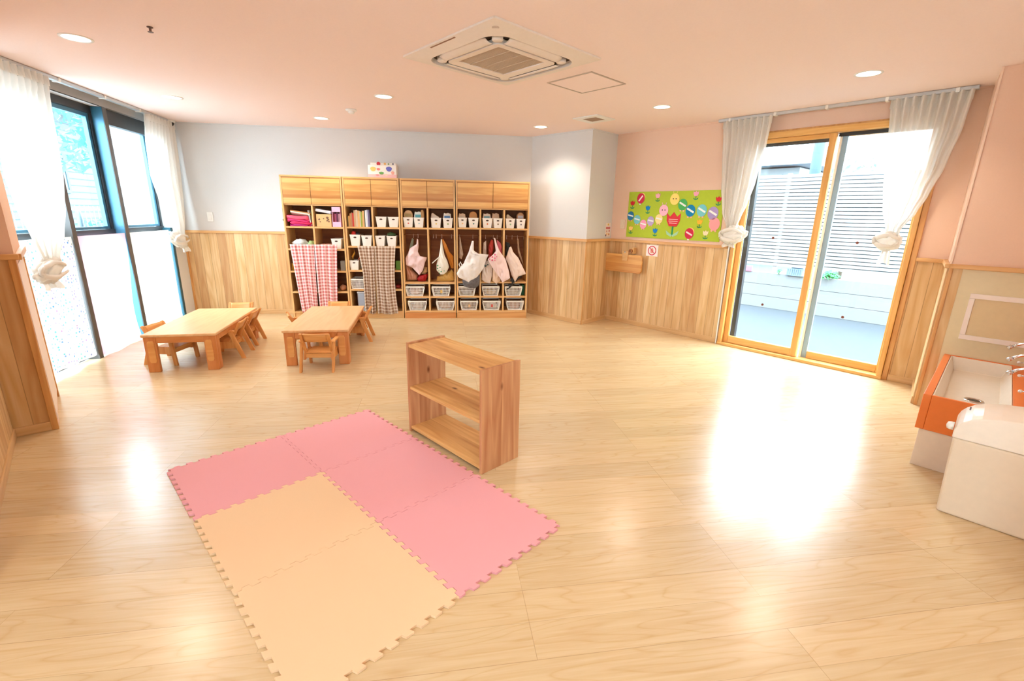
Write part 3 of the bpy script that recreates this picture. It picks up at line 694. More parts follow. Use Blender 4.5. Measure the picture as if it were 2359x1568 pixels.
# ------------------------------------------------------------------ cubby units
def unit(x0, x1, divs, tops, label, split, rod=False, plcol=None):
    r = empty('cubby_unit', FH.P(x0, 0, 0), FH.rz, label, 'cubby unit', 'cubby units along the back wall'); w = x1-x0; D = .345; t = .02
    MB().box(0, t, 0, D, 0, 1.80).build('side_panel', M_shelfv, r, bevel=.0015)
    MB().box(w-t, w, 0, D, 0, 1.80).build('side_panel', M_shelfv, r, bevel=.0015)
    MB().box(0, w, -.002, D, 1.8005, 1.822).build('top_panel', M_shelf, r, bevel=.0015)
    MB().box(t+.0005, w-t-.0005, D-.008, D, .085, 1.80).build('back_panel', M_backp_shade, r)
    xs = [t]+[split-x0]+[w-t]
    for a, b in zip(xs, xs[1:]): MB().box(a+.0025, b-.0025, -.0, .018, 1.478, 1.798).build('door', M_strip, r, bevel=.0015)
    MB().box(t+.0005, w-t-.0005, .02, D-.0085, 1.462, 1.4765).build('shelf', M_shelf, r)
    edges = [t]+sum(([dv-x0-.011, dv-x0+.011] for dv in divs), [])+[w-t]
    for k in range(0, len(edges), 2):
        for z in tops: MB().box(edges[k]+.0005, edges[k+1]-.0005, .002, D-.0085, z-.022, z).build('shelf', M_shelf, r, bevel=.0012)
        if rod: MB().tube([(edges[k]+.0005, .09, 1.12), (edges[k+1]-.0005, .09, 1.12)], .0055, 8).build('hanging_rod', plain('rod_brown', (150, 104, 78), .3, .5), r, smooth=True)
    for dv in divs: MB().box(dv-x0-.0105, dv-x0+.0105, .0, D-.0085, tops[-1]-.02, 1.4615).build('divider', M_shelfv, r, bevel=.0012)
    MB().box(t*.2, w-t*.2, -.004 if plcol else .015, .012 if plcol else .03, .0, tops[-1]-.024).build('plinth', plcol or M_shelf, r, bevel=.0015)
    return r
unit(1.400, 2.138, [1.757], [1.205, .925, .64, .37, .10], 'leftmost cubby unit, behind the red checked cloths', 1.757)
unit(2.146, 2.846, [2.495], [1.212, .968, .655, .402, .10], 'second cubby unit from the left, behind the brown checked cloths', 2.495)
unit(2.856, 3.556, [3.197], [1.215, .495, .303, .104], 'third cubby unit from the left, with two columns of hanging bags', 3.197, True, wood('plinth_dark', (214, 146, 84), (196, 124, 66), axis=0))
unit(3.566, 4.540, [3.888, 4.205], [1.225, .510, .308, .106], 'widest cubby unit, at the right end beside the white column', 4.052, True, wood('plinth_light', (226, 170, 108), (208, 148, 86), axis=0))

def shelf_obj(o, x, y, z): o.location = FH.P(x, y, z); o.rotation_euler = (0, 0, FH.rz); return o
# white bins with a dark plate for the grip hole
def make_bin(w=.135, h=.13, d=.24, tp=.78):
    r = empty('storage_bin'); m = plain('bin_white', (240, 232, 222), .5)
    wb = w*tp; t = .003
    def ringpts(w_, d_, z): return [(-w_/2, 0+(.0 if z > .01 else .008), z), (w_/2, 0+(.0 if z > .01 else .008), z), (w_/2, d_, z), (-w_/2, d_, z)]
    mb = MB(); o1 = [mb.bm.verts.new(p) for p in ringpts(wb, d, .0)]; o2 = [mb.bm.verts.new(p) for p in ringpts(w, d, h)]
    i2 = [mb.bm.verts.new((p[0]*.95, p[1]*.97+.004, p[2])) for p in ringpts(w, d, h)]; i1 = [mb.bm.verts.new((p[0]*.93, p[1]*.97+.006, .004)) for p in ringpts(wb, d, 0)]
    mb.bm.faces.new(o1[::-1]); mb.bm.faces.new(i1)
    for A, B in ((o1, o2), (o2, i2), (i2, i1)):
        for k in range(4): mb.bm.faces.new((A[k], A[(k+1) % 4], B[(k+1) % 4], B[k]))
    mb.build('bin_body', m, r, bevel=.003)
    MB().box(-w/2-.002, w/2+.002, -.002, .0, h-.008, h+.001).build('rim', m, r, bevel=.0006)
    pts = [(.019*cos(2*pi*k/20), h*.76+.0095*sin(2*pi*k/20)) for k in range(20)]
    MB().face_poly(pts, -.0012, .0025).build('grip_hole_plate', plain('hole_shade', (84, 62, 50), .9), r)  # dark oval plate stands in for the shade inside the hole
    return r
bin0 = make_bin(); bins = [True]
def bin_(x, z, y, label, group, sx=1, sz=1):
    o = bin0 if bins[0] else copy_tree(bin0); bins[0] = False
    shelf_obj(o, x, y, z); o.scale = (sx, 1, sz); tag(o, label, 'bin', group)
BG = 'white bins in the second cubby unit'
bin_(2.600, 1.2125, .012, 'white bin in the top right cubby of the second unit, on the left', BG); bin_(2.757, 1.2125, .012, 'white bin in the top right cubby of the second unit, on the right', BG)
bin_(2.258, .9685, .012, 'white bin with a red item on top, first above the brown checked cloth', BG, .97, 1.1); bin_(2.405, .9685, .012, 'white bin second from the left above the brown checked cloth', BG, .97, 1.02)
bin_(2.575, .9685, .012, 'cream bin third from the left above the brown checked cloth', BG, .93, 1.02); bin_(2.722, .9685, .012, 'white bin with a dark green item on top, last above the brown checked cloth', BG, .93, 1.02)
bin_(2.225, .6555, .012, 'white bin left of the brown checked cloth, holding something yellow', BG, .9, .95)
bin_(2.020, .9255, .012, 'small white bin on the shelf just above the red checked cloth', 'white bins in the first cubby unit', .95, 1.0)
# bins with diaper packs in the two right units
packs = [(2.945, .13), (3.082, .13), (3.305, .135), (3.458, .13)]
U3 = 'white bins in the third cubby unit'; U4 = 'white bins in the widest cubby unit'
names3 = ['with a red mark, first from the left', 'with a light blue pack, second from the left', 'with a small yellow mark, third from the left', 'with blue and green marks, fourth from the left']
st3 = [(226, 110, 96), (170, 200, 205), (226, 190, 90), (130, 150, 70)]
for (x, w), nm, c in zip(packs, names3, st3): bin_(x, 1.2155, .012, 'white bin %s, third unit' % nm, U3, w/.135, .97)
p4 = [(3.650, .118), (3.796, .135), (3.980, .133), (4.122, .122), (4.288, .126), (4.432, .122)]
names4 = ['with an orange mark, first from the left', 'with a green mark, second from the left', 'with an orange-red mark, third from the left', 'with a dark label, fourth from the left', 'with a green label, fifth from the left', 'with a grey label, last on the right']
st4 = [(236, 190, 130), (74, 124, 120), (220, 104, 40), (120, 96, 60), (150, 190, 140), (150, 140, 150)]
for (x, w), nm in zip(p4, names4): bin_(x, 1.2255, .012, 'white bin %s, widest unit' % nm, U4, w/.135, .97)
# stickers on the bins
for (x, w), c, nm, z in [(a, b, n, 1.2155) for a, b, n in zip(packs, st3, names3)]+[(a, b, n, 1.2255) for a, b, n in zip(p4, st4, names4)]:
    pts = [(.010*cos(2*pi*k/16), .010*sin(2*pi*k/16)) for k in range(16)]
    o = MB().face_poly(pts, -.0022, -.0008).build('bin_sticker', plain('sticker_%d_%d' % (c[0], c[1]), c, .6)); shelf_obj(o, x+.002, .0135, z+.052)
    tag(o, 'round sticker on the bin ' + nm.split(',')[-1].strip()+(', third unit' if z < 1.22 else ', widest unit'), 'sticker', 'stickers on the bins')
# packs standing in those bins
def pack(x, z, w, h, col, label, top='round', band=None, tilt=0):
    r = empty('diaper_pack', label=label, cat='pack', group='packs standing in the bins'); shelf_obj(r, x, .06, z)
    pts = [(-w/2, 0), (w/2, 0), (w/2, h*.72)]
    if top == 'round': pts += [(w/2*cos(a), h*.72+h*.28*sin(a)) for a in [pi*k/10 for k in range(1, 10)]]
    elif top == 'left': pts += [(w*.1, h*.85), (-w*.25, h), (-w*.42, h*.97)]
    else: pts += [(w*.45, h*.94), (w*.1, h), (-w*.2, h*.95), (-w*.4, h)]
    pts += [(-w/2, h*.72)]
    MB().face_poly(pts, 0, .10).build('pack_body', plain('pack_%d_%d_%d' % col, col, .5), r, bevel=.008, seg=3)
    if band: MB().box(-w*.36, w*.36, -.0015, .0, h*.62, h*.80).build('printed_band', plain('band_%d_%d_%d' % band, band, .5), r)
K = 1.2195
pack(2.945, K, .112, .215, (206, 168, 122), 'tan rounded pack in the first bin of the third unit', band=(170, 150, 96))
pack(3.07, K, .10, .20, (226, 226, 220), 'white pack with a teal band in the second bin of the third unit', 'flat', (96, 168, 178))
pack(3.125, K, .05, .225, (180, 136, 84), 'brown pack leaning behind the teal-banded one, third unit', 'round')
pack(3.29, K, .105, .185, (226, 212, 198), 'pale crumpled pack in the third bin of the third unit', 'left')
pack(3.45, K, .105, .19, (230, 224, 214), 'white pack with a blue band in the fourth bin of the third unit', 'flat', (90, 140, 196))
K = 1.2295
pack(3.645, K, .095, .18, (222, 196, 170), 'beige pack with a teal corner in the first bin of the widest unit', 'flat', (214, 196, 176))
pack(3.795, K, .11, .205, (196, 136, 76), 'brown rounded pack in the second bin of the widest unit')
pack(3.975, K, .108, .185, (232, 216, 200), 'white pack with a blue print in the third bin of the widest unit', 'flat', (128, 178, 192))
pack(4.095, K, .10, .19, (206, 172, 140), 'light brown pack in the fourth bin of the widest unit', 'flat')
pack(4.285, K, .09, .18, (216, 196, 170), 'beige peaked pack in the fifth bin of the widest unit', 'left')
pack(4.43, K, .10, .205, (178, 132, 92), 'brown rounded pack in the last bin of the widest unit', band=(190, 190, 196))
# things sticking out of the bins of the second unit
def blob(name, mat, x, y, z, rx, ry, rz_, label, cat, seed=0, par=None, group=None, rough=.18):
    def f(u, v):
        a = 2*pi*u; b = pi*v; n_ = 1+rough*noise.noise(Vector((cos(a)*sin(b)*2+seed*7, sin(a)*sin(b)*2, cos(b)*2+seed)))
        return (rx*n_*sin(b)*cos(a), ry*n_*sin(b)*sin(a), rz_+rz_*n_*cos(b))
    o = MB().grid(f, 18, 10, closed=True).build(name, mat, par, smooth=True)
    if not par: shelf_obj(o, x, y, z); tag(o, label, cat, group)
    return o
blob('red_toy', plain('toy_red', (200, 40, 30), .4), 2.235, .07, 1.085, .03, .03, .035, 'red toy poking out of the first bin above the brown cloth', 'toy', 1)
blob('black_toy', plain('cap_black', (40, 34, 34), .6), 2.285, .08, 1.085, .028, .03, .03, 'black item poking out beside the red toy', 'toy', 2)
blob('green_pouch', plain('pouch_green', (52, 78, 40), .7), 2.718, .08, 1.082, .058, .05, .034, 'dark green pouch heaped in the last bin above the brown cloth', 'pouch', 3)
MB_y = MB().tube([(-.02, 0, 0), (-.025, 0, .05), (.005, 0, .10), (-.002, 0, .135)], [.012, .014, .010, .006], 8).build('yellow_toy', plain('toy_yellow', (220, 164, 60), .5), smooth=True); shelf_obj(MB_y, 2.225, .07, .775)
tag(MB_y, 'curved yellow toy standing in the bin left of the brown cloth', 'toy')
MB_r = MB().tube([(0, 0, 0), (.03, 0, .05), (.055, 0, .09)], .008, 8).build('orange_stick', plain('stick_red', (206, 110, 70), .5), smooth=True); shelf_obj(MB_r, 2.262, .08, .765)
tag(MB_r, 'reddish stick leaning out of the bin left of the brown cloth', 'toy')
o = MB().box(-.035, .035, 0, .05, 0, .12).build('green_box', plain('box_green', (104, 150, 40), .5), bevel=.006); shelf_obj(o, 2.79, .06, .6555); tag(o, 'bright green container right of the brown checked cloth', 'container')
o = MB().box(-.03, .03, 0, .05, 0, .10).build('grey_container', plain('box_grey', (150, 150, 142), .5), bevel=.006); shelf_obj(o, 2.07, .05, .6405); o.scale = (1, 1, 1.3); tag(o, 'grey container right of the red checked cloth', 'container')
o = MB().box(-.02, .02, 0, .05, 0, .09).build('yellow_box', plain('box_yellow', (226, 170, 56), .5), bevel=.006); shelf_obj(o, 1.452, .03, .7405+.03); o.location = FH.P(1.444, .05, .641); tag(o, 'yellow box left of the red checked cloth', 'box')
blob('plastic_bag', plain('bag_brownish', (190, 130, 96), .4), 2.05, .08, .3705, .045, .05, .04, 'brown crumpled bag right of the red checked cloth', 'bag', 6)
blob('red_bundle', plain('bundle_dark_red', (150, 40, 40), .6), 2.775, .10, .4025, .04, .05, .025, 'dark red bundle right of the brown checked cloth', 'bundle', 8)
# books
bk = [((96, 84, 50), .013, .12), ((206, 160, 92), .018, .135), ((190, 140, 84), .016, .165), ((176, 120, 90), .014, .175), ((196, 50, 36), .018, .17), ((196, 160, 120), .022, .205), ((206, 180, 150), .024, .21),
      ((220, 170, 110), .022, .20), ((200, 190, 160), .014, .195), ((150, 160, 60), .018, .185), ((214, 166, 106), .024, .20), ((80, 84, 70), .010, .19), ((228, 226, 226), .018, .21), ((206, 206, 220), .014, .215), ((104, 94, 128), .022, .215)]
lab = ['dark olive', 'tan', 'light brown', 'dusty brown', 'bright red', 'beige', 'pale beige', 'sandy orange', 'cream', 'yellow-green', 'golden tan', 'black', 'white', 'pale lilac', 'purple']
x = 2.172
for (c, w, h), lb in zip(bk, lab):
    r = empty('book', FH.P(x, .03, 1.2125), FH.rz, '%s book in the row on the top shelf of the second unit' % lb, 'book', 'books on the top shelf')
    MB().box(0, .0015, 0, .15, 0, h).box(w-.0015, w, 0, .15, 0, h).box(.0015, w-.0015, 0, .0015, 0, h).build('book_cover', plain('cover_%d_%d_%d' % c, c, .6), r)
    MB().box(.0016, w-.0016, .002, .147, .003, h-.003).build('pages', plain('paper', (236, 226, 204), .8), r)
    x += w+.0012
# folded pink bags, board and files in the first cubby
def slab_soft(name, x0, x1, z0, z1, y0, y1, mat, label, cat, group=None, tilt=0, seed=0):
    w = x1-x0; h = z1-z0; dd = y1-y0
    def f(u, v):
        a = 2*pi*u; b = pi*v; e = .35
        cx = abs(cos(a))**e*(1 if cos(a) > 0 else -1); cy = abs(sin(a))**e*(1 if sin(a) > 0 else -1); s_ = abs(sin(b))**e; cz = abs(cos(b))**e*(1 if cos(b) > 0 else -1)
        n_ = .007*noise.noise(Vector((cx*3+seed, cy*3, cz*2)))
        X = w/2*cx*s_; return (X, dd/2*cy*s_, h/2+h/2*cz+n_*4*(1 if v > .5 else 1)*min(1, abs(sin(b)))+tilt*X)
    o = MB().grid(f, 32, 14, closed=True).build(name, mat, None, smooth=True); shelf_obj(o, (x0+x1)/2, (y0+y1)/2, z0); return tag(o, label, cat, group)
PG = 'folded pink bags in the first cubby'
slab_soft('folded_bag', 1.455, 1.735, 1.207, 1.232, .01, .24, plain('magenta_cloth', (190, 30, 120), .7), 'magenta folded bag at the bottom of the pink pile', 'bag', PG, seed=1)
slab_soft('folded_bag', 1.46, 1.73, 1.233, 1.262, .0, .23, plain('crimson_cloth', (206, 24, 84), .7), 'crimson folded bag in the middle of the pink pile', 'bag', PG, seed=2)
slab_soft('folded_bag', 1.43, 1.715, 1.263, 1.292, .005, .22, plain('hot_pink_cloth', (214, 40, 104), .7), 'hot pink folded bag third from the bottom of the pile', 'bag', PG, tilt=-.04, seed=3)
slab_soft('folded_bag', 1.425, 1.70, 1.296, 1.335, .0, .22, plain('coral_pink_cloth', (238, 84, 112), .7), 'coral pink folded bag at the top of the pink pile', 'bag', PG, tilt=-.06, seed=4)
r = empty('cardboard_folder', FH.P(1.595, .13, 1.345), FH.rz, 'brown cardboard folder lying askew on the pink pile', 'folder'); r.rotation_euler = (radians(-16), radians(8), FH.rz+.1)
MB().box(-.125, .115, -.12, .08, 0, .012).build('folder_board', plain('cardboard', (176, 122, 72), .8), r, bevel=.002)
MB().box(-.12, .11, -.118, .075, -.016, -.0005).build('paper_stack', plain('paper', (236, 226, 204), .8), r, bevel=.002)
r = empty('file_folder', FH.P(1.722, .03, 1.206), FH.rz, 'thin grey file leaning against the first cubby divider', 'file'); r.rotation_euler = (0, radians(-7), FH.rz)
MB().box(-.006, .006, 0, .2, 0, .20).build('file_cover', plain('file_grey', (196, 200, 206), .5), r, bevel=.001)
# cardboard box, book on it, pink magazine file
r = empty('cardboard_box', FH.P(1.885, .02, 1.2055), FH.rz, 'brown cardboard box with black stains in the second cubby', 'box')
MB().box(-.092, .092, 0, .22, 0, .155).build('box_body', plain('kraft', (222, 178, 124), .8), r, bevel=.003)
for k, (px, pz, pr) in enumerate(((.045, .11, .016), (.055, .09, .012), (.04, .075, .010), (.062, .065, .011), (-.055, .09, .012), (.0, .10, .008), (-.045, .06, .008))):
    pts = [(px+pr*(1+.3*sin(3*t+k))*cos(t), pz+pr*sin(t)) for t in [2*pi*i/14 for i in range(14)]]
    MB().face_poly(pts, -.0012, -.0002).build('printed_mark', plain('ink_mark', (120, 88, 66), .8), r)
r = empty('boxed_game', FH.P(1.885, .02, 1.392), FH.rz, 'flat white box lying tilted on the cardboard box', 'box'); r.rotation_euler = (0, radians(9), FH.rz)
MB().box(-.095, .092, 0, .2, -.012, .022).build('box_lid', plain('box_pale', (206, 206, 212), .5), r, bevel=.002)
r = empty('magazine_file', FH.P(2.045, .012, 1.2055), FH.rz, 'pink checked magazine file standing right of the cardboard box', 'file box')
mp_ = plain('pink_check', (244, 186, 214), .6, var=.12, scale=180)
MB().box(-.052, .052, 0, .21, 0, .06).box(-.052, .052, 0, .21, .185, .245).box(-.052, -.046, 0, .21, .06, .185).box(.046, .052, 0, .21, .06, .185).build('file_shell', mp_, r, bevel=.001)
for k, c in enumerate(((110, 20, 40), (150, 60, 90), (90, 30, 60), (170, 120, 130))): MB().box(-.045+.022*k, -.026+.022*k, .01, .2, .0605, .175-.01*(k % 2)).build('booklet', plain('booklet_%d' % k, c, .6), r)
# white lumpy bag row
blob('plastic_bag', plain('bag_silver', (222, 226, 228), .35), 1.55, .09, .9255, .10, .07, .058, 'white crumpled plastic bag above the red checked cloth', 'bag', 11, rough=.45)
blob('plastic_bag', plain('bag_green_print', (168, 190, 130), .5), 1.69, .08, .9255, .045, .06, .048, 'green printed bag beside the white crumpled one', 'bag', 12, rough=.4)
slab_soft('folded_cloth', 1.81, 1.95, .9255, .985, .02, .2, plain('dusty_rose_cloth', (206, 140, 116), .8), 'dusty rose folded cloth left of the small white bin', 'cloth', seed=7)
# checked cloths hung over the units
G1 = gingham('red_gingham', (238, 212, 208), (204, 112, 108), .042); G2 = gingham('brown_gingham', (216, 198, 180), (146, 108, 84), .042)
def checked(mat, L, R, z0, z1, label, group, seed, split=False):
    o = cloth_panel('checked_cloth', FH, mat, L, R, z0, z1, -.022, .012, 3.2, label, 'cloth', group, phase=seed, nu=70, nv=30, bot=lambda u: .008*sin(7*u+seed))
    return o
checked(G1, lambda v: 1.45+.07*v, lambda v: 1.748-.02*v, .10, .982, 'left half of the red and white checked cloth', 'red checked cloths', 1)
checked(G1, lambda v: 1.752+.0*v, lambda v: 2.035-.055*v, .115, .982, 'right half of the red and white checked cloth', 'red checked cloths', 2.2)
checked(G2, lambda v: 2.29+.05*min(1, v*2.5), lambda v: 2.500-.02*v, .075, .970, 'left half of the brown and white checked cloth', 'brown checked cloths', 3)
checked(G2, lambda v: 2.504+.0*v, lambda v: 2.775-.03*sin(pi*v)+.0*v, .068, .970, 'right half of the brown and white checked cloth', 'brown checked cloths', 4.1)
# lattice baskets
def make_basket():
    r = empty('mesh_basket'); w, h, dd = .245, .135, .26; tp = .80
    m = plain('basket_white', (250, 246, 238), .45)
    MB().hexa([(-w/2-.004, -.004, h-.020), (w/2+.004, -.004, h-.020), (w/2+.004, .010, h-.020), (-w/2-.004, .010, h-.020), (-w/2-.004, -.006, h), (w/2+.004, -.006, h), (w/2+.004, .010, h), (-w/2-.004, .010, h)]).box(-w/2-.004, -w/2+.008, .0105, dd, h-.020, h).box(w/2-.008, w/2+.004, .0105, dd, h-.020, h).box(-w/2+.009, w/2-.009, dd-.012, dd, h-.020, h).build('rim', m, r, bevel=.002)
    mb = MB()
    X = lambda u, z: (u-.5)*w*(tp+(1-tp)*z/h)
    for k in range(13):
        u = k/12; bw = .007 if k in (0, 12) else .0024
        mb.hexa([(X(u, 0)-bw, .012, 0), (X(u, 0)+bw, .012, 0), (X(u, 0)+bw, .016, 0), (X(u, 0)-bw, .016, 0), (X(u, h)-bw, .002, h-.0205), (X(u, h)+bw, .002, h-.0205), (X(u, h)+bw, .006, h-.0205), (X(u, h)-bw, .006, h-.0205)])
    for z in (.002, .026, .050, .074, .098):
        y = .012-.010*z/h; mb.box(X(0, z), X(1, z), y-.0006, y+.0028, z, z+(.010 if z < .01 else .0042))
    for sx in (0, 1):
        for k in range(9):
            y = .03+.026*k; a, b = X(sx, 0), X(sx, h); mb.hexa([(a-.0015, y, 0), (a+.0015, y, 0), (a+.0015, y+.003, 0), (a-.0015, y+.003, 0), (b-.0015, y, h-.0205), (b+.0015, y, h-.0205), (b+.0015, y+.003, h-.0205), (b-.0015, y+.003, h-.0205)])
    mb.box(-w*tp/2, w*tp/2, .016, dd-.02, 0, .003); mb.build('lattice', m, r)
    return r
bas0 = make_basket(); bf = [True]
def basket(x, z, label, cc, sx=1, mark=None):
    o = bas0 if bf[0] else copy_tree(bas0); bf[0] = False
    shelf_obj(o, x, .012, z); o.scale = (sx, 1, 1); tag(o, label, 'basket', 'white lattice baskets in the cubbies')
    c = blob('folded_clothes', plain('clothes_%d_%d_%d' % cc, cc, .9, var=.25, scale=25), x, .11, z+.0035, .085*sx, .085, .054, 'folded clothes inside the ' + label, 'clothes', int(x*10+z*100), group='clothes in the baskets', rough=.1)
    if mark: t_ = MB().box(-.014, .014, -.0012, 0, -.02, .02).build('basket_tag', plain('tag_%d_%d' % mark[:2], mark, .6)); shelf_obj(t_, x+.005, .003, z+.066); tag(t_, 'tag on the ' + label, 'tag', 'tags on the baskets')
basket(3.002, .3035, 'upper left basket of the third unit', (206, 170, 150)); basket(3.352, .3035, 'upper right basket of the third unit', (140, 130, 120), mark=(230, 190, 110))
basket(3.028, .1045, 'bottom left basket of the third unit', (216, 190, 166)); basket(3.408, .1045, 'bottom right basket of the third unit', (200, 166, 140))
basket(3.704, .3085, 'upper left basket of the widest unit', (150, 136, 120), .95); basket(4.034, .3085, 'upper middle basket of the widest unit', (206, 176, 130), .95); basket(4.352, .3085, 'upper right basket of the widest unit', (180, 160, 140), .95)
basket(3.733, .1065, 'bottom left basket of the widest unit', (160, 130, 106), .97, (240, 200, 150)); basket(4.046, .1065, 'bottom middle basket of the widest unit', (226, 214, 206), 1.0, (214, 90, 80)); basket(4.378, .1065, 'bottom right basket of the widest unit', (200, 156, 130), .97)
basket(2.262, .4025, 'basket half hidden by the brown checked cloth', (190, 176, 170), .80)
r = empty('clear_box', FH.P(2.30, .03, .1005), FH.rz, 'clear plastic box behind the lower left edge of the brown cloth', 'box')
MB().box(-.06, .06, 0, .2, 0, .24).build('box_body', plain('clear_grey', (170, 180, 196), .3), r, bevel=.004); MB().box(-.068, .068, -.006, .206, .2405, .262).build('lid', plain('lid_pale', (224, 228, 236), .4), r, bevel=.004)
o = MB().box(-.022, .022, 0, .12, 0, .15).build('green_bag', plain('green_dark', (24, 96, 60), .6), bevel=.01); shelf_obj(o, 4.492, .08, .3085); tag(o, 'dark green bag beside the upper right basket of the widest unit', 'bag')
# fruit print box on the top
r = empty('tissue_box', FH.P(2.645, .06, 1.8225), FH.rz, 'white box printed with fruit standing on top of the cubby units', 'box')
MB().box(-.175, .175, -.04, .14, 0, .15).build('box_body', plain('print_white', (246, 238, 230), .5), r, bevel=.004)
MB().box(-.176, .176, -.041, -.0402, 0, .04).build('pink_band', plain('print_pink', (240, 190, 190), .5), r)
MB().box(-.15, .165, .02, .15, .1505, .185).build('back_flap', plain('print_white', (246, 238, 230), .5), r, bevel=.006)
for k, (px, pz, rx, rz_, c) in enumerate(((-.11, .10, .034, .028, (246, 196, 110)), (-.045, .10, .022, .014, (230, 130, 120)), (.085, .105, .036, .030, (104, 104, 190)), (-.01, .055, .03, .016, (110, 170, 90)), (.13, .06, .02, .02, (240, 170, 150)), (-.06, .03, .022, .012, (240, 150, 150)), (.05, .035, .02, .012, (250, 214, 190)))):
    pts = [(px+rx*cos(t)*(1+.12*sin(3*t)), pz+rz_*sin(t)) for t in [2*pi*i/18 for i in range(18)]]
    MB().face_poly(pts, -.0428, -.0412).build('fruit_print', plain('fruit_%d' % k, c, .5), r)
for k, (px, pz, rr, c) in enumerate(((-.05, .17, .024, (206, 50, 60)), (.03, .172, .014, (240, 180, 100)), (.075, .17, .010, (110, 150, 90)), (.13, .172, .010, (90, 90, 110)))):
    MB().lathe([(rr, 0), (rr, .0015)], 18, c=(px, .0178, pz), axis='y').build('fruit_print', plain('fruit_top_%d' % k, c, .5), r)
# clip hook on the left side of the first unit
r = empty('hanging_clip', FH.P(1.392, .05, 1.25), FH.rz, 'small black and white clip hanging on the left side of the cubbies', 'clip')
MB().box(-.010, .003, -.01, .01, .06, .18).build('clip_strap', plain('strap_grey', (150, 156, 160), .5), r, bevel=.002)
MB().lathe([(.012, -.014), (.016, -.008), (.012, 0)], 14, c=(0, 0, .03), axis='x').build('clip_button', M_black, r, bevel=.001)

# ---------------- hooks and hanging bags
def make_hook():
    r = empty('rod_hook')
    pts = [(0, .0062*cos(a)+.0, .0062*sin(a)) for a in [radians(x) for x in range(200, -21, -20)]]
    pts = [(0, .009*cos(a), .009*sin(a)) for a in [radians(x) for x in range(190, -1, -19)]]+[(0, .009, -.02)]+[(0, .009-.011+.011*cos(a), -.03-.011*sin(a)) for a in [radians(x) for x in range(0, 171, 19)]]
    MB().tube(pts, .0026, 6).build('hook_wire', plain('hook_pale', (226, 196, 180), .4), r, smooth=True); return r
hk0 = make_hook(); hf = [True]
for k, (x, nm) in enumerate(((3.0, 'first hook in the left bag cubby of the third unit'), (3.06, 'second hook in the left bag cubby of the third unit'), (3.262, 'first hook in the right bag cubby of the third unit'), (3.30, 'second hook in the right bag cubby of the third unit'),
                         (3.375, 'hook holding the white bag with green flowers'), (3.505, 'last hook in the right bag cubby of the third unit'), (3.612, 'leftmost hook of the widest unit'), (3.79, 'hook holding the big white bag'),
                         (3.962, 'first hook in the middle bag cubby of the widest unit'), (4.068, 'hook holding the bag with pink dots'), (4.12, 'third hook in the middle bag cubby of the widest unit'), (4.25, 'first hook in the right bag cubby of the widest unit'),
                         (4.325, 'middle hook in the right bag cubby of the widest unit'), (4.40, 'third hook in the right bag cubby of the widest unit'), (4.485, 'rightmost hook of the widest unit'))):
    o = hk0 if hf[0] else copy_tree(hk0); hf[0] = False
    shelf_obj(o, x, .09, 1.12); tag(o, nm, 'hook', 'pale hooks on the hanging rods')
def extents(poly, z):
    xs = []
    for (x0, z0), (x1, z1) in zip(poly, poly[1:]+poly[:1]):
        if (z0-z)*(z1-z) <= 0 and z0 != z1: xs.append(x0+(x1-x0)*(z-z0)/(z1-z0))
    return (min(xs), max(xs)) if xs else None
def bag(name, poly, y, t, col, label, seed=0, rough=.45, parts=(), wr=.022, group='bags hanging in the cubbies', cat='bag', handle=None, mat=None):
    """filled bag: outline in x,z with bulging front and back, creased"""
    r = empty(name, FH.o, FH.rz, label, cat, group)
    zs = [p[1] for p in poly]; za, zb = min(zs)+.002, max(zs)-.002; nv = 40; nu = 24
    rows = []
    for j in range(nv+1): z = za+(zb-za)*j/nv; rows.append((z,)+extents(poly, z))
    def f(u, v):
        j = min(int(round(v*nv)), nv); z, a, b = rows[j]
        th = 2*pi*u; cx = (1-cos(th))/2; x = a+(b-a)*cx
        bulge = sin(pi*cx)**.6 * min(1, sin(pi*min(max(v, .03), .97))**.5+.1)
        side = 1 if u < .5 else -1
        ridge = 1-abs(noise.noise(Vector((x*26+z*7+seed, z*8-x*4, seed+4))))*4
        crease = noise.noise(Vector(((x*9+seed)*1.6, z*5, seed)))*.6+ridge*.35+noise.noise(Vector((x*60+seed, z*26, seed)))*.25
        return (x, y-side*t*.5*bulge+wr*crease*(1 if side > 0 else .3)*bulge*side*-1, z)
    m = mat or plain('bag_%d_%d_%d' % col, col, rough)
    MB().grid(f, nu*2, nv, closed=True).build('bag_body', m, r, smooth=True)
    if handle:
        for h in handle: MB().tube([(a, b_, c) for a, b_, c in h], .007, 6).build('handle', m, r, smooth=True)
    for i, (px, pz, rx, c) in enumerate(parts):
        pts = [(px+rx*cos(q)*(1+.2*sin(3*q+i)), pz+rx*.9*sin(q)) for q in [2*pi*k/12 for k in range(12)]]
        MB().face_poly(pts, y-t*.5-.0135, y-t*.5-.0115).build('printed_spot', plain('spot_%d_%d_%d' % c, c, .6), r)
    return r
bag('plastic_bag', [(2.979, 1.076), (3.002, 1.059), (2.988, .973), (2.975, .915), (2.932, .892), (2.934, .932), (2.954, 1.002)], .12, .02, (150, 160, 140), 'narrow grey-green bag on the first hook', 1)
bag('plastic_bag', [(2.878, .734), (2.885, .598), (2.892, .512), (3.028, .512), (3.037, .576), (2.964, .652), (2.959, .72)], .13, .12, (206, 150, 122), 'beige bundle at the bottom left of the first bag cubby', 2, group='bundles in the bag cubbies', cat='bundle')
bag('red_bag', [(3.028, .537), (3.043, .4965), (3.141, .4965), (3.172, .569), (3.172, .600), (3.06, .576)], .10, .09, (176, 22, 34), 'red bundle at the bottom of the first bag cubby', 3, group='bundles in the bag cubbies', cat='bundle')
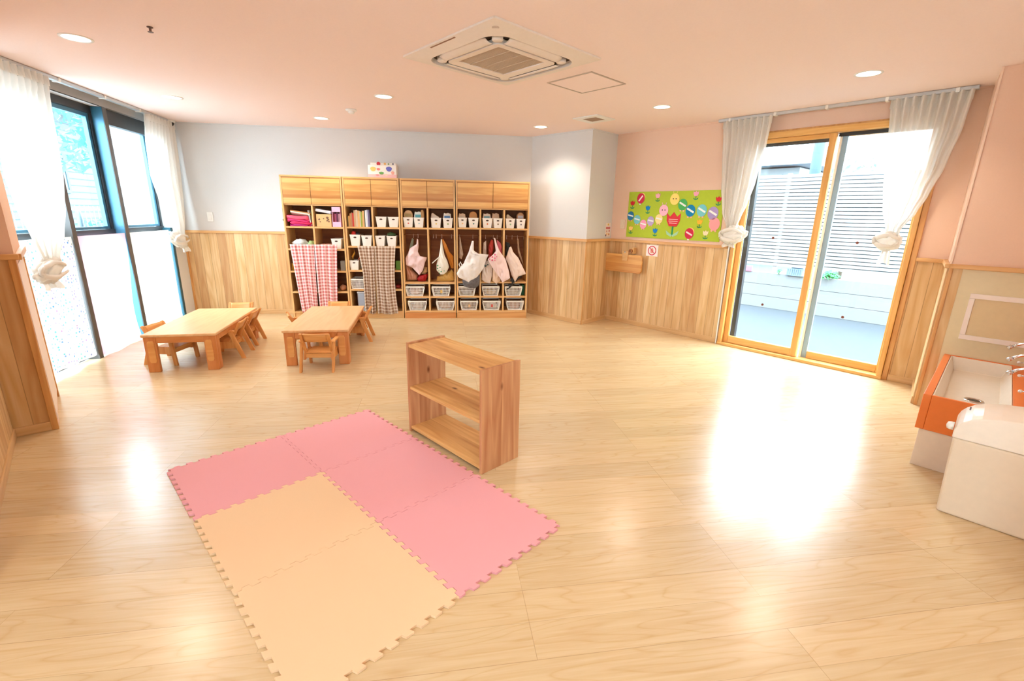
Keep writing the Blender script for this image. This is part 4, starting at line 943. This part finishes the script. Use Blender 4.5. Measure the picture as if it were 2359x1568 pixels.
bag('cream_bag', [(3.083, .595), (3.136, .588), (3.168, .623), (3.168, .684), (3.131, .691), (3.115, .645)], .15, .07, (232, 196, 140), 'cream bundle above the red one in the first bag cubby', 4, group='bundles in the bag cubbies', cat='bundle')
bag('plastic_bag', [(3.048, 1.072), (3.065, 1.06), (3.068, .969), (3.055, .90), (3.10, .81), (3.170, .838), (3.168, .80), (3.148, .767), (3.115, .653), (3.064, .587), (2.973, .690), (2.892, .719), (2.888, .81), (2.953, .945), (3.014, .985), (3.038, .99)], .045, .08, (236, 206, 206), 'pale pink and white shopping bag in the first bag cubby', 5, wr=.03)
bag('paper_bag', [(3.286, .4965), (3.486, .4965), (3.53, .505), (3.530, .617), (3.50, .66), (3.426, .617), (3.302, .562)], .13, .10, (232, 190, 110), 'yellow paper bag at the bottom of the second bag cubby', 6, group='bundles in the bag cubbies', wr=.03)
bag('shoulder_bag', [(3.375, 1.06), (3.39, 1.07), (3.43, 1.002), (3.474, .898), (3.526, .84), (3.527, .675), (3.494, .675), (3.443, .833), (3.395, .96)], .10, .03, (214, 134, 44), 'orange strap bag hanging behind the white flowered bag', 7)
bag('plastic_bag', [(3.363, 1.07), (3.377, 1.07), (3.385, .98), (3.407, .86), (3.444, .785), (3.465, .701), (3.433, .632), (3.39, .602), (3.349, .601), (3.297, .654), (3.299, .738), (3.330, .844), (3.352, .95)], .03, .08, (238, 232, 218), 'white teardrop shaped bag with green flowers', 8,
    parts=[(3.315, .725, .011, (60, 150, 90)), (3.312, .688, .010, (40, 130, 70)), (3.345, .70, .008, (70, 150, 100)), (3.36, .645, .009, (60, 150, 110)), (3.34, .625, .008, (90, 170, 120)), (3.40, .655, .008, (90, 170, 130)), (3.33, .655, .007, (70, 160, 90))],
    handle=[[(3.335, .01, .835), (3.29, .0, .795), (3.242, .0, .752)]])
bag('plastic_bag', [(3.609, 1.097), (3.62, 1.097), (3.66, .865), (3.636, .80), (3.60, .817)], .12, .02, (206, 176, 150), 'thin see-through bag at the left of the widest unit', 9)
bag('patterned_bag', [(3.640, .532), (3.663, .447), (3.74, .43), (3.818, .423), (3.873, .471), (3.881, .604), (3.834, .64), (3.70, .64)], -.035, .07, (84, 78, 78), 'dark grey patterned bag below the big white bag', 10, mat=plain('dark_pattern', (100, 94, 94), .8, var=.6, scale=60), wr=.02)
bag('plastic_bag', [(3.773, 1.06), (3.797, 1.06), (3.797, .93), (3.842, .903), (3.896, .866), (3.996, .882), (3.973, .836), (3.927, .697), (3.842, .58), (3.725, .509), (3.663, .54), (3.594, .571), (3.564, .625), (3.618, .725), (3.665, .764), (3.671, .788), (3.727, .909)], -.06, .09, (240, 234, 230), 'big white plastic bag bulging over the first divider of the widest unit', 11, wr=.035,
    handle=[[(3.64, -.07, .735), (3.615, -.07, .785), (3.60, -.07, .75), (3.615, -.07, .71)]])
bag('tote_bag', [(4.005, .992), (4.04, 1.075), (4.07, 1.06), (4.071, .94), (4.036, .80), (4.003, .80)], .10, .04, (196, 60, 50), 'red bag behind the bag with pink dots', 12)
bag('tote_bag', [(4.115, 1.07), (4.166, 1.03), (4.192, .971), (4.192, .78), (4.15, .78)], .10, .03, (238, 120, 136), 'coral pink bag right of the bag with pink dots', 13)
bag('plastic_bag', [(3.933, 1.03), (3.969, 1.06), (3.976, .80), (3.92, .80)], .06, .03, (206, 184, 168), 'grey-white bag at the left of the middle bag cubby', 14)
bag('plastic_bag', [(3.973, .80), (3.912, .682), (3.904, .542), (3.951, .503), (4.022, .487), (4.045, .589), (4.059, .80)], -.01, .05, (224, 206, 196), 'pale bag hanging below the left side of the pink dotted bag', 15, parts=[(3.955, .73, .016, (40, 60, 52)), (3.985, .745, .012, (70, 84, 78))])
bag('plastic_bag', [(4.059, .76), (4.052, .527), (4.109, .480), (4.164, .519), (4.15, .76)], -.012, .05, (236, 204, 176), 'beige bag hanging below the pink dotted bag', 16)
bag('plastic_bag', [(4.062, 1.104), (4.078, 1.104), (4.11, 1.0), (4.15, .918), (4.20, .86), (4.230, .80), (4.272, .661), (4.289, .567), (4.187, .511), (4.139, .582), (4.044, .713), (3.981, .821), (4.05, .88), (4.09, .93)], -.075, .07, (244, 216, 212), 'white bag with pink dots in the middle of the widest unit', 17, wr=.03,
    parts=[(4.075, .885, .011, (226, 90, 130)), (4.04, .855, .012, (226, 90, 130)), (4.075, .84, .012, (236, 130, 156)), (4.04, .815, .012, (220, 84, 124)), (4.005, .828, .010, (226, 110, 140)), (4.075, .81, .009, (232, 130, 150)), (4.10, .86, .009, (236, 140, 160))])
bag('black_bag', [(4.232, 1.05), (4.287, 1.03), (4.294, .984), (4.275, .86), (4.229, .86)], .05, .05, (22, 30, 26), 'black bag above the rightmost white bag', 18)
bag('plastic_bag', [(4.276, .985), (4.30, .99), (4.329, .916), (4.402, .84), (4.460, .725), (4.514, .623), (4.408, .591), (4.362, .512), (4.312, .606), (4.262, .762), (4.225, .823), (4.241, .865)], -.04, .08, (242, 220, 208), 'big white bag hanging at the right end of the widest unit', 19, wr=.03)
bag('plastic_bag', [(4.395, 1.09), (4.413, 1.09), (4.434, .933), (4.495, .736), (4.489, .724), (4.411, .903)], .10, .02, (196, 160, 130), 'thin see-through bag near the right end of the widest unit', 20)
bag('black_strap_bag', [(4.245, .430), (4.262, .40), (4.30, .415), (4.345, .45), (4.40, .52), (4.47, .59), (4.44, .60), (4.31, .56), (4.30, .49)], .02, .04, (30, 30, 32), 'black bag with a strap over the upper right basket', 21)

# ------------------------------------------------------------------ bulletin board on the right wall
FRp = lambda x, y, z: FR.P(x, y, z)
r = empty('bulletin_board', FR.P(.26, -.003, 1.155), FR.rz, 'lime green bulletin board with paper tulips, caterpillars and ladybugs', 'bulletin board')
BW, BH = 1.245, .562
MB().box(0, BW, -.008, 0, 0, BH).build('board_panel', plain('board_green', (176, 196, 44), .7), r)
def disc(n, x, z, rr, c, par, y=-.0095, th=.0012, ex=1.0, seg=22):
    pts = [(x+rr*cos(t), z+rr*ex*sin(t)) for t in [2*pi*k/seg for k in range(seg)]]
    return MB().face_poly(pts, y-th, y).build(n, plain('paper_%d_%d_%d' % c, c, .8), par)
def strip(n, x, z, w, h, c, par, a=0, y=-.0112):
    p = [(-w/2, -h/2), (w/2, -h/2), (w/2, h/2), (-w/2, h/2)]; p = [(x+q[0]*cos(a)-q[1]*sin(a), z+q[0]*sin(a)+q[1]*cos(a)) for q in p]
    return MB().face_poly(p, y-.0008, y).build(n, plain('paper_%d_%d_%d' % c, c, .8), par)
def bpos(px, pz): return ((px-(300+20*(pz-150)/-670*0))/1380*BW, 0)
import builtins
def BP(u, v):
    """board position from its own width/height fractions"""
    return u*BW, v*BH
def tulip(u, v, c, s=1.0, big=False):
    x, z = BP(u, v); t = empty('paper_tulip'); t.parent = r
    w = .034*s
    stem = MB().face_poly([(x-.004*s, z-.062*s), (x+.004*s, z-.062*s), (x+.004*s, z), (x-.004*s, z)], -.0105, -.0092).build('stem', plain('leaf_green', (30, 140, 90), .8), r); stem.name = 'tulip_stem'
    for sg in (-1, 1):
        MB().face_poly([(x, z-.058*s), (x+sg*.032*s, z-.038*s), (x+sg*.026*s, z-.056*s), (x+sg*.004*s, z-.066*s)], -.0118, -.0106).build('tulip_leaf', plain('leaf_green' if not big else 'leaf_pale', (30, 140, 90) if not big else (170, 210, 170), .8), r)
    pts = [(x-w, z+.038*s), (x-w*.5, z+.022*s), (x, z+.042*s), (x+w*.5, z+.022*s), (x+w, z+.038*s), (x+w*.95, z+.005*s), (x+w*.55, z-.02*s), (x-w*.55, z-.02*s), (x-w*.95, z+.005*s)]
    h = MB().face_poly(pts, -.0135, -.0120).build('tulip_head', plain('paper_%d_%d_%d' % c, c, .8), r)
    bpy.data.objects.remove(t)
    return h
BC = [(338, 152), (1678, 120), (1655, 885), (292, 820)]
def uv(px, py):
    """position on the board from a crop reading (bilinear inverse)"""
    u, v = .5, .5
    for _ in range(20):
        X = (1-u)*(1-v)*BC[3][0]+u*(1-v)*BC[2][0]+u*v*BC[1][0]+(1-u)*v*BC[0][0]; Y = (1-u)*(1-v)*BC[3][1]+u*(1-v)*BC[2][1]+u*v*BC[1][1]+(1-u)*v*BC[0][1]
        u += (px-X)/1370; v -= (py-Y)/710
    return u, v
for (px, py, c) in ((395, 325, (206, 30, 40)), (785, 215, (244, 176, 190)), (1315, 185, (246, 170, 190)), (1605, 265, (214, 44, 50)), (640, 395, (0, 130, 196)), (375, 700, (246, 200, 110)), (765, 735, (20, 130, 210)), (1390, 600, (250, 180, 50)), (1478, 765, (252, 220, 180))):
    tulip(*uv(px, py), c, .95)
hd = tulip(*uv(1025, 590), (214, 50, 60), 2.7, True)
ux, uz = BP(*uv(1025, 590))
for k in range(3): strip('name_strip', ux, uz+.028-.022*k, .12-.02*(k == 2), .009, (246, 190, 190), r, -.03, -.0137)
def bug(px, py, c, face=None, band=True, s=1.0, a=-.4, foot=(240, 180, 150)):
    x, z = BP(*uv(px, py)); b = disc('caterpillar_segment', x, z, .052*s, c, r, ex=1.15, y=-.0122)
    disc('foot', x-.02*s, z-.062*s, .010*s, foot, r, y=-.0108); disc('foot', x+.016*s, z-.063*s, .010*s, foot, r, y=-.0108)
    if band: strip('name_strip', x, z+.004, .085*s, .018*s, (236, 240, 236), r, a, -.0136)
for px, py, c, s in ((368, 505, (40, 120, 170), .95), (475, 560, (120, 196, 200), .95), (575, 630, (244, 160, 190), .95), (690, 580, (184, 164, 206), .95), (815, 550, (250, 220, 150), .98)):
    bug(px, py, c, s=s, a=-.2)
for px, py, c, s in ((1145, 335, (70, 170, 90), 1.1), (1255, 425, (0, 130, 180), 1.15), (1405, 420, (120, 200, 206), 1.15), (1550, 460, (170, 150, 200), 1.2), (1580, 620, (248, 160, 160), 1.2)):
    bug(px, py, c, s=s, a=-.5, band=(px != 1580))
for px, py, c, s in ((880, 420, (246, 184, 200), 1.15), (1030, 255, (248, 220, 120), 1.15)):
    x, z = BP(*uv(px, py)); h_ = disc('caterpillar_head', x, z, .053*s, c, r, ex=1.1, y=-.0122)
    for sg in (-1, 1):
        disc('eye', x+sg*.018, z+.004, .007, (50, 40, 60), r, y=-.0136); strip('feeler', x+sg*.022, z+.072, .006, .04, c, r, -sg*.3, -.0108)
for px, py in ((525, 245), (1260, 765)):
    x, z = BP(*uv(px, py)); disc('ladybug_body', x, z, .055, (204, 40, 70), r, ex=1.15, y=-.0122); disc('ladybug_wing', x+.012, z+.018, .05, (244, 206, 120), r, y=-.0108)
    strip('name_strip', x, z, .085, .018, (250, 226, 226), r, -.45 if px > 600 else .9, -.0136); disc('ladybug_foot', x-.005, z-.066, .012, (246, 240, 226), r, y=-.0108)
# framed sign, switch plates, poster
r = empty('pictogram_sign', FR.P(.673, -.0135, 1.002), FR.rz, 'small white square sign with a red crossed-out circle on the wainscot', 'sign')
MB().box(-.083, .083, -.003, 0, -.07, .07).build('sign_card', plain('sign_white', (248, 236, 232), .6), r, bevel=.001)
def ringf(mb, x, z, r0, r1, y0, y1, seg=32):
    for k in range(seg):
        a, b = 2*pi*k/seg, 2*pi*(k+1)/seg
        mb.hexa([(x+r0*cos(a), y0, z+r0*sin(a)), (x+r1*cos(a), y0, z+r1*sin(a)), (x+r1*cos(b), y0, z+r1*sin(b)), (x+r0*cos(b), y0, z+r0*sin(b)), (x+r0*cos(a), y1, z+r0*sin(a)), (x+r1*cos(a), y1, z+r1*sin(a)), (x+r1*cos(b), y1, z+r1*sin(b)), (x+r0*cos(b), y1, z+r0*sin(b))])
    return mb
M_red = plain('sign_red', (206, 60, 80), .6)
ringf(MB(), 0, 0, .048, .059, -.0045, -.0032).build('red_ring', M_red, r)
a_ = radians(45); MB().face_poly([(-.038-.003, .038-.003), (.038-.003, -.038-.003), (.038+.003, -.038+.003), (-.038+.003, .038+.003)], -.0056, -.0046).build('red_slash', M_red, r)
MB().face_poly([(-.018, -.03), (.014, -.03), (.020, .0), (.010, .028), (-.004, .034), (-.014, .02), (-.024, .0)], -.0044, -.0031).build('pictogram_figure', plain('pictogram_pink', (224, 150, 130), .7), r)
r = empty('light_switch', FR.P(.19, -.002, 1.315), FR.rz, 'white switch plate left of the green bulletin board', 'switch', 'white switch plates')
MB().box(-.036, .036, -.008, .0, -.06, .06).build('switch_plate', plain('switch_cream', (236, 214, 190), .4), r, bevel=.003); MB().box(-.018, .018, -.012, -.0085, -.035, .035).build('rocker', plain('switch_cream', (236, 214, 190), .4), r, bevel=.002)
r = empty('light_switch', FB.P(.368, -.002, 1.295), FB.rz, 'white switch plate on the back wall near the far left curtain', 'switch', 'white switch plates')
MB().box(-.036, .036, -.008, .0, -.06, .06).build('switch_plate', M_wp, r, bevel=.003); MB().box(-.018, .018, -.012, -.0085, -.035, .035).build('rocker', M_wp, r, bevel=.002)
r = empty('wall_notice', FC.P(.475, -.002, 1.145), FC.rz, 'small paper notice with a red heading and little pictures beside the column', 'notice')
MB().box(-.062, .062, -.002, .0, 0, .18).build('notice_paper', plain('notice_white', (240, 226, 216), .7), r)
MB().box(-.05, .05, -.003, -.0021, .10, .128).build('red_heading', plain('heading_red', (206, 110, 110), .7), r)
for k, (px, pz, c) in enumerate(((0, .158, (226, 190, 60)), (-.03, .07, (214, 170, 150)), (.03, .075, (206, 120, 110)), (-.02, .035, (240, 190, 110)), (.025, .03, (206, 130, 70)), (-.045, .018, (110, 90, 100)))):
    MB().lathe([(.014, -.0032), (.014, -.0022)], 12, c=(px, 0, pz), axis='y').build('notice_picture', plain('notice_pic_%d' % k, c, .7), r)
# folding wooden wall desk
r = empty('folding_shelf', FR.P(.29, -.013, .815), FR.rz, 'folded wooden wall board with a latch on the right wainscot', 'wall shelf')
pts = []
for cx, cz, a0 in ((.25, .075, 0), (-.25, .075, 90), (-.25, -.075, 180), (.25, -.075, 270)):
    for k in range(7): a = radians(a0+15*k); pts.append((cx+.042*cos(a), cz+.042*sin(a)))
MB().face_poly(pts, -.075, -.045).build('board', wood('desk_board', (234, 182, 112), (214, 150, 82), axis=0, plank=.045, pax=2, pvar=.13), r, bevel=.004)
MB().box(-.22, .22, -.044, .0, .02, .06).build('wall_bracket', M_shelf, r, bevel=.003)
MB().box(.0, .085, -.090, -.0755, .035, .165).build('latch_block', M_shelf, r, bevel=.005)
MB().box(.115, .15, -.06, .0, .13, .21).build('wall_peg', M_shelf, r, bevel=.005)
MB().lathe([(.012, -.100), (.014, -.092), (.014, -.0905)], 16, c=(.04, 0, .145), axis='y').build('latch_knob', M_chrome, r, smooth=True)
ringf(MB(), .115, .165, .012, .026, -.085, -.062, 20).build('latch_ring', plain('ring_brown', (170, 104, 52), .5), r)

# ------------------------------------------------------------------ wash trough, taps, framed panel
M_or = plain('trough_orange', (238, 124, 50), .35); M_ors = plain('trough_orange_top', (246, 140, 52), .35)
M_cer = plain('basin_white', (240, 228, 212), .2)
r = empty('wash_trough', FK.P(.10, -.012, 0), FK.rz, 'long low orange wash trough with a white basin beside the beige panel', 'sink')
LY = -1.255; XW = .60
MB().box(0, .038, LY, 0, .235, .448).build('side_panel', M_or, r, bevel=.003)
MB().box(.0385, XW, LY, LY+.018, .235, .448).build('end_panel', M_or, r, bevel=.003)
MB().box(.0385, XW, -.018, 0, .235, .448).build('end_panel', M_or, r, bevel=.003)
MB().box(.362, XW, LY+.0185, -.0185, .40, .448).build('tap_ledge', M_or, r, bevel=.003)
mb = MB()
def ringq(x0, x1, y0, y1, z): return [mb.bm.verts.new(p) for p in ((x0, y0, z), (x1, y0, z), (x1, y1, z), (x0, y1, z))]
R0 = ringq(.039, .361, LY+.019, -.019, .445); R1_ = ringq(.046, .354, LY+.026, -.026, .445); R2_ = ringq(.075, .325, LY+.06, -.06, .355); R3_ = ringq(.039, .361, LY+.019, -.019, .30)
for A, B in ((R0, R1_), (R1_, R2_), (R3_, R0)):
    for k in range(4): mb.bm.faces.new((A[k], A[(k+1) % 4], B[(k+1) % 4], B[k]))
mb.bm.faces.new(R2_); mb.bm.faces.new(R3_)
mb.build('basin', M_cer, r, bevel=.012, seg=4)
MB().lathe([(.048, 0), (.044, .004), (.036, .004), (.030, -.001)], 28, c=(.214, -.83, .3563), caps=False).build('drain_ring', M_chrome, r, smooth=True)
MB().lathe([(.030, 0), (.030, .001)], 24, c=(.214, -.83, .3563)).build('drain', plain('drain_dark', (70, 66, 58), .4, .6), r)
MB().box(.02, XW-.02, LY+.012, -.005, 0, .2345).build('cabinet', plain('cabinet_cream', (240, 218, 196), .4), r, bevel=.002)
def tap(y, label):
    t = empty('tap', FK.P(.10+.50, -.012+y, .4485), FK.rz, label, 'tap', 'chrome taps on the trough ledge')
    MB().lathe([(.028, 0), (.028, .008), (.020, .012), (.020, .11), (.016, .125), (.010, .13)], 20).build('tap_body', M_chrome, t, smooth=True)
    pts = [(0, 0, .13), (-.005, 0, .185), (-.03, 0, .205), (-.07, 0, .208), (-.11, 0, .20), (-.15, 0, .180), (-.18, 0, .158)]
    MB().tube(pts, .0085, 12).build('spout', M_chrome, t, smooth=True)
    MB().tube([(-.176, 0, .163), (-.192, 0, .145)], .0125, 14).build('spout_tip', M_chrome, t, smooth=True)
    MB().tube([(-.015, 0, .07), (-.06, .0, .066), (-.115, 0, .06)], [.005, .004, .004], 8).build('lever', M_chrome, t, smooth=True)
    MB().lathe([(.002, 0), (.009, .004), (.010, .012), (.004, .018)], 12, c=(-.132, 0, .060), axis='x').build('lever_knob', M_wp, t, smooth=True)
tap(-.178, 'chrome tap farthest from the camera, next to the beige panel'); tap(-.588, 'chrome tap in the middle of the trough'); tap(-.99, 'chrome tap nearest the camera, above the drain')
r = empty('framed_panel', FK.P(.15, -.0105, .58), FK.rz, 'beige board in a white frame fixed to the beige panel above the trough', 'panel')
q = .50
MB().box(0, q, -.012, 0, 0, .035).box(0, q, -.012, 0, .305, .34).box(0, .030, -.012, 0, .0355, .3045).box(q-.03, q, -.012, 0, .0355, .3045).build('panel_frame', plain('frame_white', (246, 232, 222), .4), r, bevel=.002)
MB().box(.0305, q-.0305, -.006, 0, .0355, .3045).build('panel_board', plain('beige_board', (224, 200, 156), .5), r)

# ------------------------------------------------------------------ trash bin
FT = Frame((2.167, 2.045), (2.167+.6934, 2.045-.7206))
r = empty('trash_bin', FT.o, FT.rz, 'white plastic trash bin with a domed lid in front of the orange trough', 'trash bin')
mbn = plain('bin_plastic_shaded', (232, 210, 184), .4); BD = .27; Wb = .405  # white bin body, shade on its front painted in as cream
MB().hexa([(0, .008, 0), (Wb-.005, .008, 0), (Wb-.005, BD-.01, 0), (0, BD-.01, 0), (-.016, 0, .404), (Wb+.012, 0, .404), (Wb+.012, BD, .404), (-.016, BD, .404)]).build('bin_body', mbn, r, bevel=.012, seg=4)
prof = [(-.02, .405), (-.020, .44), (-.012, .470), (.004, .494), (.028, .514), (.062, .530), (.12, .546), (Wb/2, .556), (Wb-.12, .546), (Wb-.062, .530), (Wb-.028, .514), (Wb-.004, .494), (Wb+.010, .470), (Wb+.018, .44), (Wb+.016, .405)]
mb = MB(); rows = []
for k in range(9):
    v = k/8; y = -.004+(BD+.008)*v; cr = .022*sin(pi*v)
    rows.append([mb.bm.verts.new((x, y, z+(cr*(z-.405)/.15)-(.0 if 0 < k < 8 else .004*(z > .45)))) for x, z in prof])
for A, B in zip(rows, rows[1:]):
    for i in range(len(prof)-1): mb.bm.faces.new((A[i], A[i+1], B[i+1], B[i]))
    mb.bm.faces.new((A[-1], A[0], B[0], B[-1]))
mb.bm.faces.new(rows[0]); mb.bm.faces.new(rows[-1][::-1])
mb.build('bin_lid', plain('lid_plastic', (246, 232, 216), .3), r, bevel=.006, seg=3)
MB().lathe([(.004, -.030), (.016, -.026), (.020, -.016), (.020, -.002)], 20, c=(-.021, .045, .447), axis='x').build('hinge_knob', M_wp, r, smooth=True)
MB().box(.012, .018, .05, .10, .543, .5455).build('lid_slot', plain('slot_grey', (120, 110, 120), .5), r)

# ------------------------------------------------------------------ outside the sliding door
M_asph = plain('asphalt', (62, 68, 74), .9, var=.3, scale=260)
gr = MB().prism([(-.5, -7), (14, -7), (14, 24), (-.5, 24)], -.2, -.101).build('ground', M_asph); gr['kind'] = 'structure'
gr = MB().prism([(-22, -7), (-.501, -7), (-.501, 24), (-22, 24)], -.2, -.101).build('bounce_ground', plain('bounce_ground_pale', (168, 168, 166), .9)); gr['kind'] = 'structure'  # unseen pale ground added to bounce daylight up to the ceiling
FX = Frame((4.186, 8.456), (5.645, 6.833))
r = empty('block_wall', FX.P(-2.5, 0, -.1), FX.rz, 'low pale concrete wall at the edge of the yard outside the door', 'wall')
M_blk = plain('pale_concrete', (112, 114, 114), .9)
for k in range(3): MB().box(0, 9, 0, .15, .205*k+.003, .205*(k+1)-.003).build('course', M_blk, r)
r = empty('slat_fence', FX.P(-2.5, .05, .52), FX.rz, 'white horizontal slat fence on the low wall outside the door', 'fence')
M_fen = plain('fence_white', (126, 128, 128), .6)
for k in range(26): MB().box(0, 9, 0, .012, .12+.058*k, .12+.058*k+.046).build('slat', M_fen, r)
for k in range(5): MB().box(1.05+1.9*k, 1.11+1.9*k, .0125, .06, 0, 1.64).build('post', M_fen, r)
MB().box(0, 9, .062, .066, .12, 1.62).build('slat_gap_shade', plain('slat_gap_shade_tone', (76, 86, 92), .7), r)  # dark sheet painted as the shade in the gaps between slats
def leaves(name, base, n, spread, size, mat, label, cat, group=None, stem=None, seed=0, zmin=0):
    rnd = random.Random(seed); r = empty(name, base, 0, label, cat, group); mb = MB()
    for k in range(n):
        while True:
            p = Vector((rnd.uniform(-1, 1), rnd.uniform(-1, 1), rnd.uniform(-1, 1)))
            if p.length < 1: break
        p = Vector((p.x*spread[0], p.y*spread[1], p.z*spread[2]+spread[2]+zmin))
        a = Vector((rnd.gauss(0, 1), rnd.gauss(0, 1), rnd.gauss(0, 1))).normalized(); b = a.orthogonal().normalized(); s_ = size*rnd.uniform(.6, 1.3)
        q = [p-a*s_, p+b*s_*.4, p+a*s_, p-b*s_*.4]; mb.bm.faces.new([mb.bm.verts.new(x) for x in q])
    mb.build('foliage', mat, r)
    for pth, rad in (stem or []): MB().tube(pth, rad, 8).build('stem', plain('bark', (110, 96, 80), .9), r, smooth=True)
    return r
M_leafg = plain('leaf_bright', (60, 150, 80), .6, var=.3, scale=6); M_leaft = plain('leaf_teal', (60, 120, 110), .6, var=.3, scale=6)
leaves('green_plant', FX.P(1.34, -.02, .51), 90, (.20, .06, .06), .05, M_leafg, 'bright green plant on the low wall outside the door', 'plant', seed=2, stem=[([(0, 0, 0), (.02, 0, .08)], .006)])
leaves('small_plant', FX.P(.60, -.02, .51), 16, (.03, .04, .05), .03, M_leafg, 'tiny green sprig on the low wall beside the metal grate', 'plant', seed=3, stem=[([(0, 0, 0), (.0, 0, .06)], .005)])
r = empty('metal_grate', FX.P(.72, -.04, .5105), FX.rz, 'blue-grey louvred box on the low wall outside the door', 'grate'); mb = MB()
for k in range(8): mb.box(.03*k, .03*k+.018, 0, .03, .01, .105)
mb.box(-.01, .25, -.002, .035, 0, .01).box(-.01, .25, -.002, .035, .105, .115); mb.build('grate_bars', plain('grate_blue', (90, 112, 132), .6), r)
r = empty('pink_pot', FX.P(.08, -.03, .5105), FX.rz, 'pink object standing on the low wall at the left of the view', 'pot'); MB().box(-.06, .06, 0, .06, 0, .10).build('pot_body', plain('pot_pink', (190, 90, 120), .6), r, bevel=.01)
# houses and pole beyond
r = empty('house', FX.P(-7.2, 9, -.1), FX.rz, 'pale neighbouring house with a grey-blue roof beyond the fence', 'house')
MB().box(0, 4.9, 0, 5, 0, 3.2).build('house_wall', plain('house_wall_pale', (120, 122, 122), .9), r)
MB().prism([(-.6, 3.25), (5.6, 3.25), (2.5, 4.1)], -.5, 5.4, lambda p, h: (h, p[0], p[1])).build('roof', plain('roof_bluegrey', (84, 96, 106), .8), r)
for x in (.6, 3.2): f = MB().box(x, x+1.2, -.03, -.001, 2.4, 3.0).build('window', plain('house_window', (110, 130, 146), .3), r)
r = empty('utility_pole', FX.P(-.49, 4.5, -.1), 0, 'blue-grey utility pole beyond the fence', 'pole'); MB().lathe([(.13, 0), (.10, 7)], 16).build('pole_shaft', plain('pole_grey', (70, 90, 104), .8), r, smooth=True)
leaves('small_tree', FX.P(.5, 4.2, -.1), 260, (.7, .5, .5), .07, M_leafg, 'pale leafy tree top beyond the fence outside the door', 'tree', seed=5, zmin=1.9, stem=[([(0, 0, 0), (.05, 0, 2.2)], .04)])

# ------------------------------------------------------------------ outside the tall windows
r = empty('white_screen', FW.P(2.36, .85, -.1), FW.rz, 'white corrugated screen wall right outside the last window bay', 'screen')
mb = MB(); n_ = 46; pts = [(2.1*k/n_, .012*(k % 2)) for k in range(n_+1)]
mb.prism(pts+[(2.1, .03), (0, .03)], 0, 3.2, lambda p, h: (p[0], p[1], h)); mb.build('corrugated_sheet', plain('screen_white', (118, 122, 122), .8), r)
r = empty('house', FW.P(9.2, 8.5, -.1), FW.rz, 'pale house with a wide window seen through the middle window bay', 'house')
MB().box(-2.5, 9, 0, 5, 0, 4.4).build('house_wall', plain('house_wall_far', (84, 90, 92), .9), r)
mb = MB()
for k in range(18): mb.box(-2.5, 9, -.012, -.001, .4+.22*k, .415+.22*k)
mb.build('siding_line', plain('siding_line', (58, 74, 80), .9), r)
fm = MB().box(3.6, 5.2, -.05, -.013, 1.9, 2.0).box(3.6, 5.2, -.05, -.013, 3.0, 3.1).box(3.6, 3.7, -.05, -.013, 2.0, 3.0).box(5.1, 5.2, -.05, -.013, 2.0, 3.0).box(4.37, 4.43, -.05, -.013, 2.0, 3.0).build('window', plain('far_window_frame', (50, 70, 78), .6), r)
MB().box(3.7, 5.1, -.03, -.014, 2.0, 3.0).build('window_glass', plain('far_window_glass', (66, 84, 92), .3), r)
MB().box(-2.9, 9.4, -.6, 5.4, 4.4, 4.55).build('eaves', plain('eaves_grey', (104, 122, 124), .8), r)
r = empty('garden_fence', FW.P(5.5, 4.6, -.1), FW.rz, 'thin wire fence in front of the shrubs outside the middle bay', 'fence'); mb = MB()
for k in range(30): mb.box(.16*k, .16*k+.012, 0, .012, 0, 1.5)
mb.box(0, 4.8, .013, .025, 1.4, 1.43).box(0, 4.8, .013, .025, .4, .43); mb.build('fence_bars', plain('fence_grey', (110, 126, 128), .7), r)
leaves('leafy_tree', FW.P(7.0, 3.9, -.1), 620, (1.5, .8, .75), .09, M_leaft, 'blue-green tree hanging over the view through the middle bay', 'tree', seed=7, zmin=2.15, stem=[([(1.6, .5, 0), (1.5, .4, 1.9), (.6, .1, 2.9)], [.05, .04, .02])])
leaves('garden_shrub', FW.P(8.5, 4.7, -.1), 420, (1.1, .5, .62), .08, M_leaft, 'blue-green shrub in the lower part of the middle bay view', 'shrub', seed=8, stem=[([(0, 0, 0), (.0, 0, .5)], .03)])
leaves('garden_shrub', FW.P(6.9, 3.4, -.1), 160, (.22, .22, .8), .08, M_leaft, 'narrow teal shrub beside the dark window jamb', 'shrub', seed=9, stem=[([(0, 0, 0), (.0, 0, 1.0)], .02)])
r = empty('round_mirror', FW.P(3.58, 2.0, -.1), FW.rz+radians(35), 'round grey convex mirror on a post outside the middle window bay', 'mirror')
MB().tube([(0, .03, 0), (0, .03, 1.1)], .022, 10).build('mirror_post', plain('post_grey', (110, 124, 126), .6), r, smooth=True)
MB().lathe([(.17, -.005), (.185, .0), (.185, .02), (.17, .03)], 32, c=(0, -.01, 1.27), axis='y').build('mirror_rim', plain('mirror_rim', (60, 82, 92), .6), r, smooth=True)
MB().lathe([(.168, -.004), (.12, -.018), (.06, -.026), (.005, -.028)], 32, c=(0, -.012, 1.27), axis='y').build('mirror_face', plain('mirror_face', (110, 136, 146), .4), r, smooth=True)
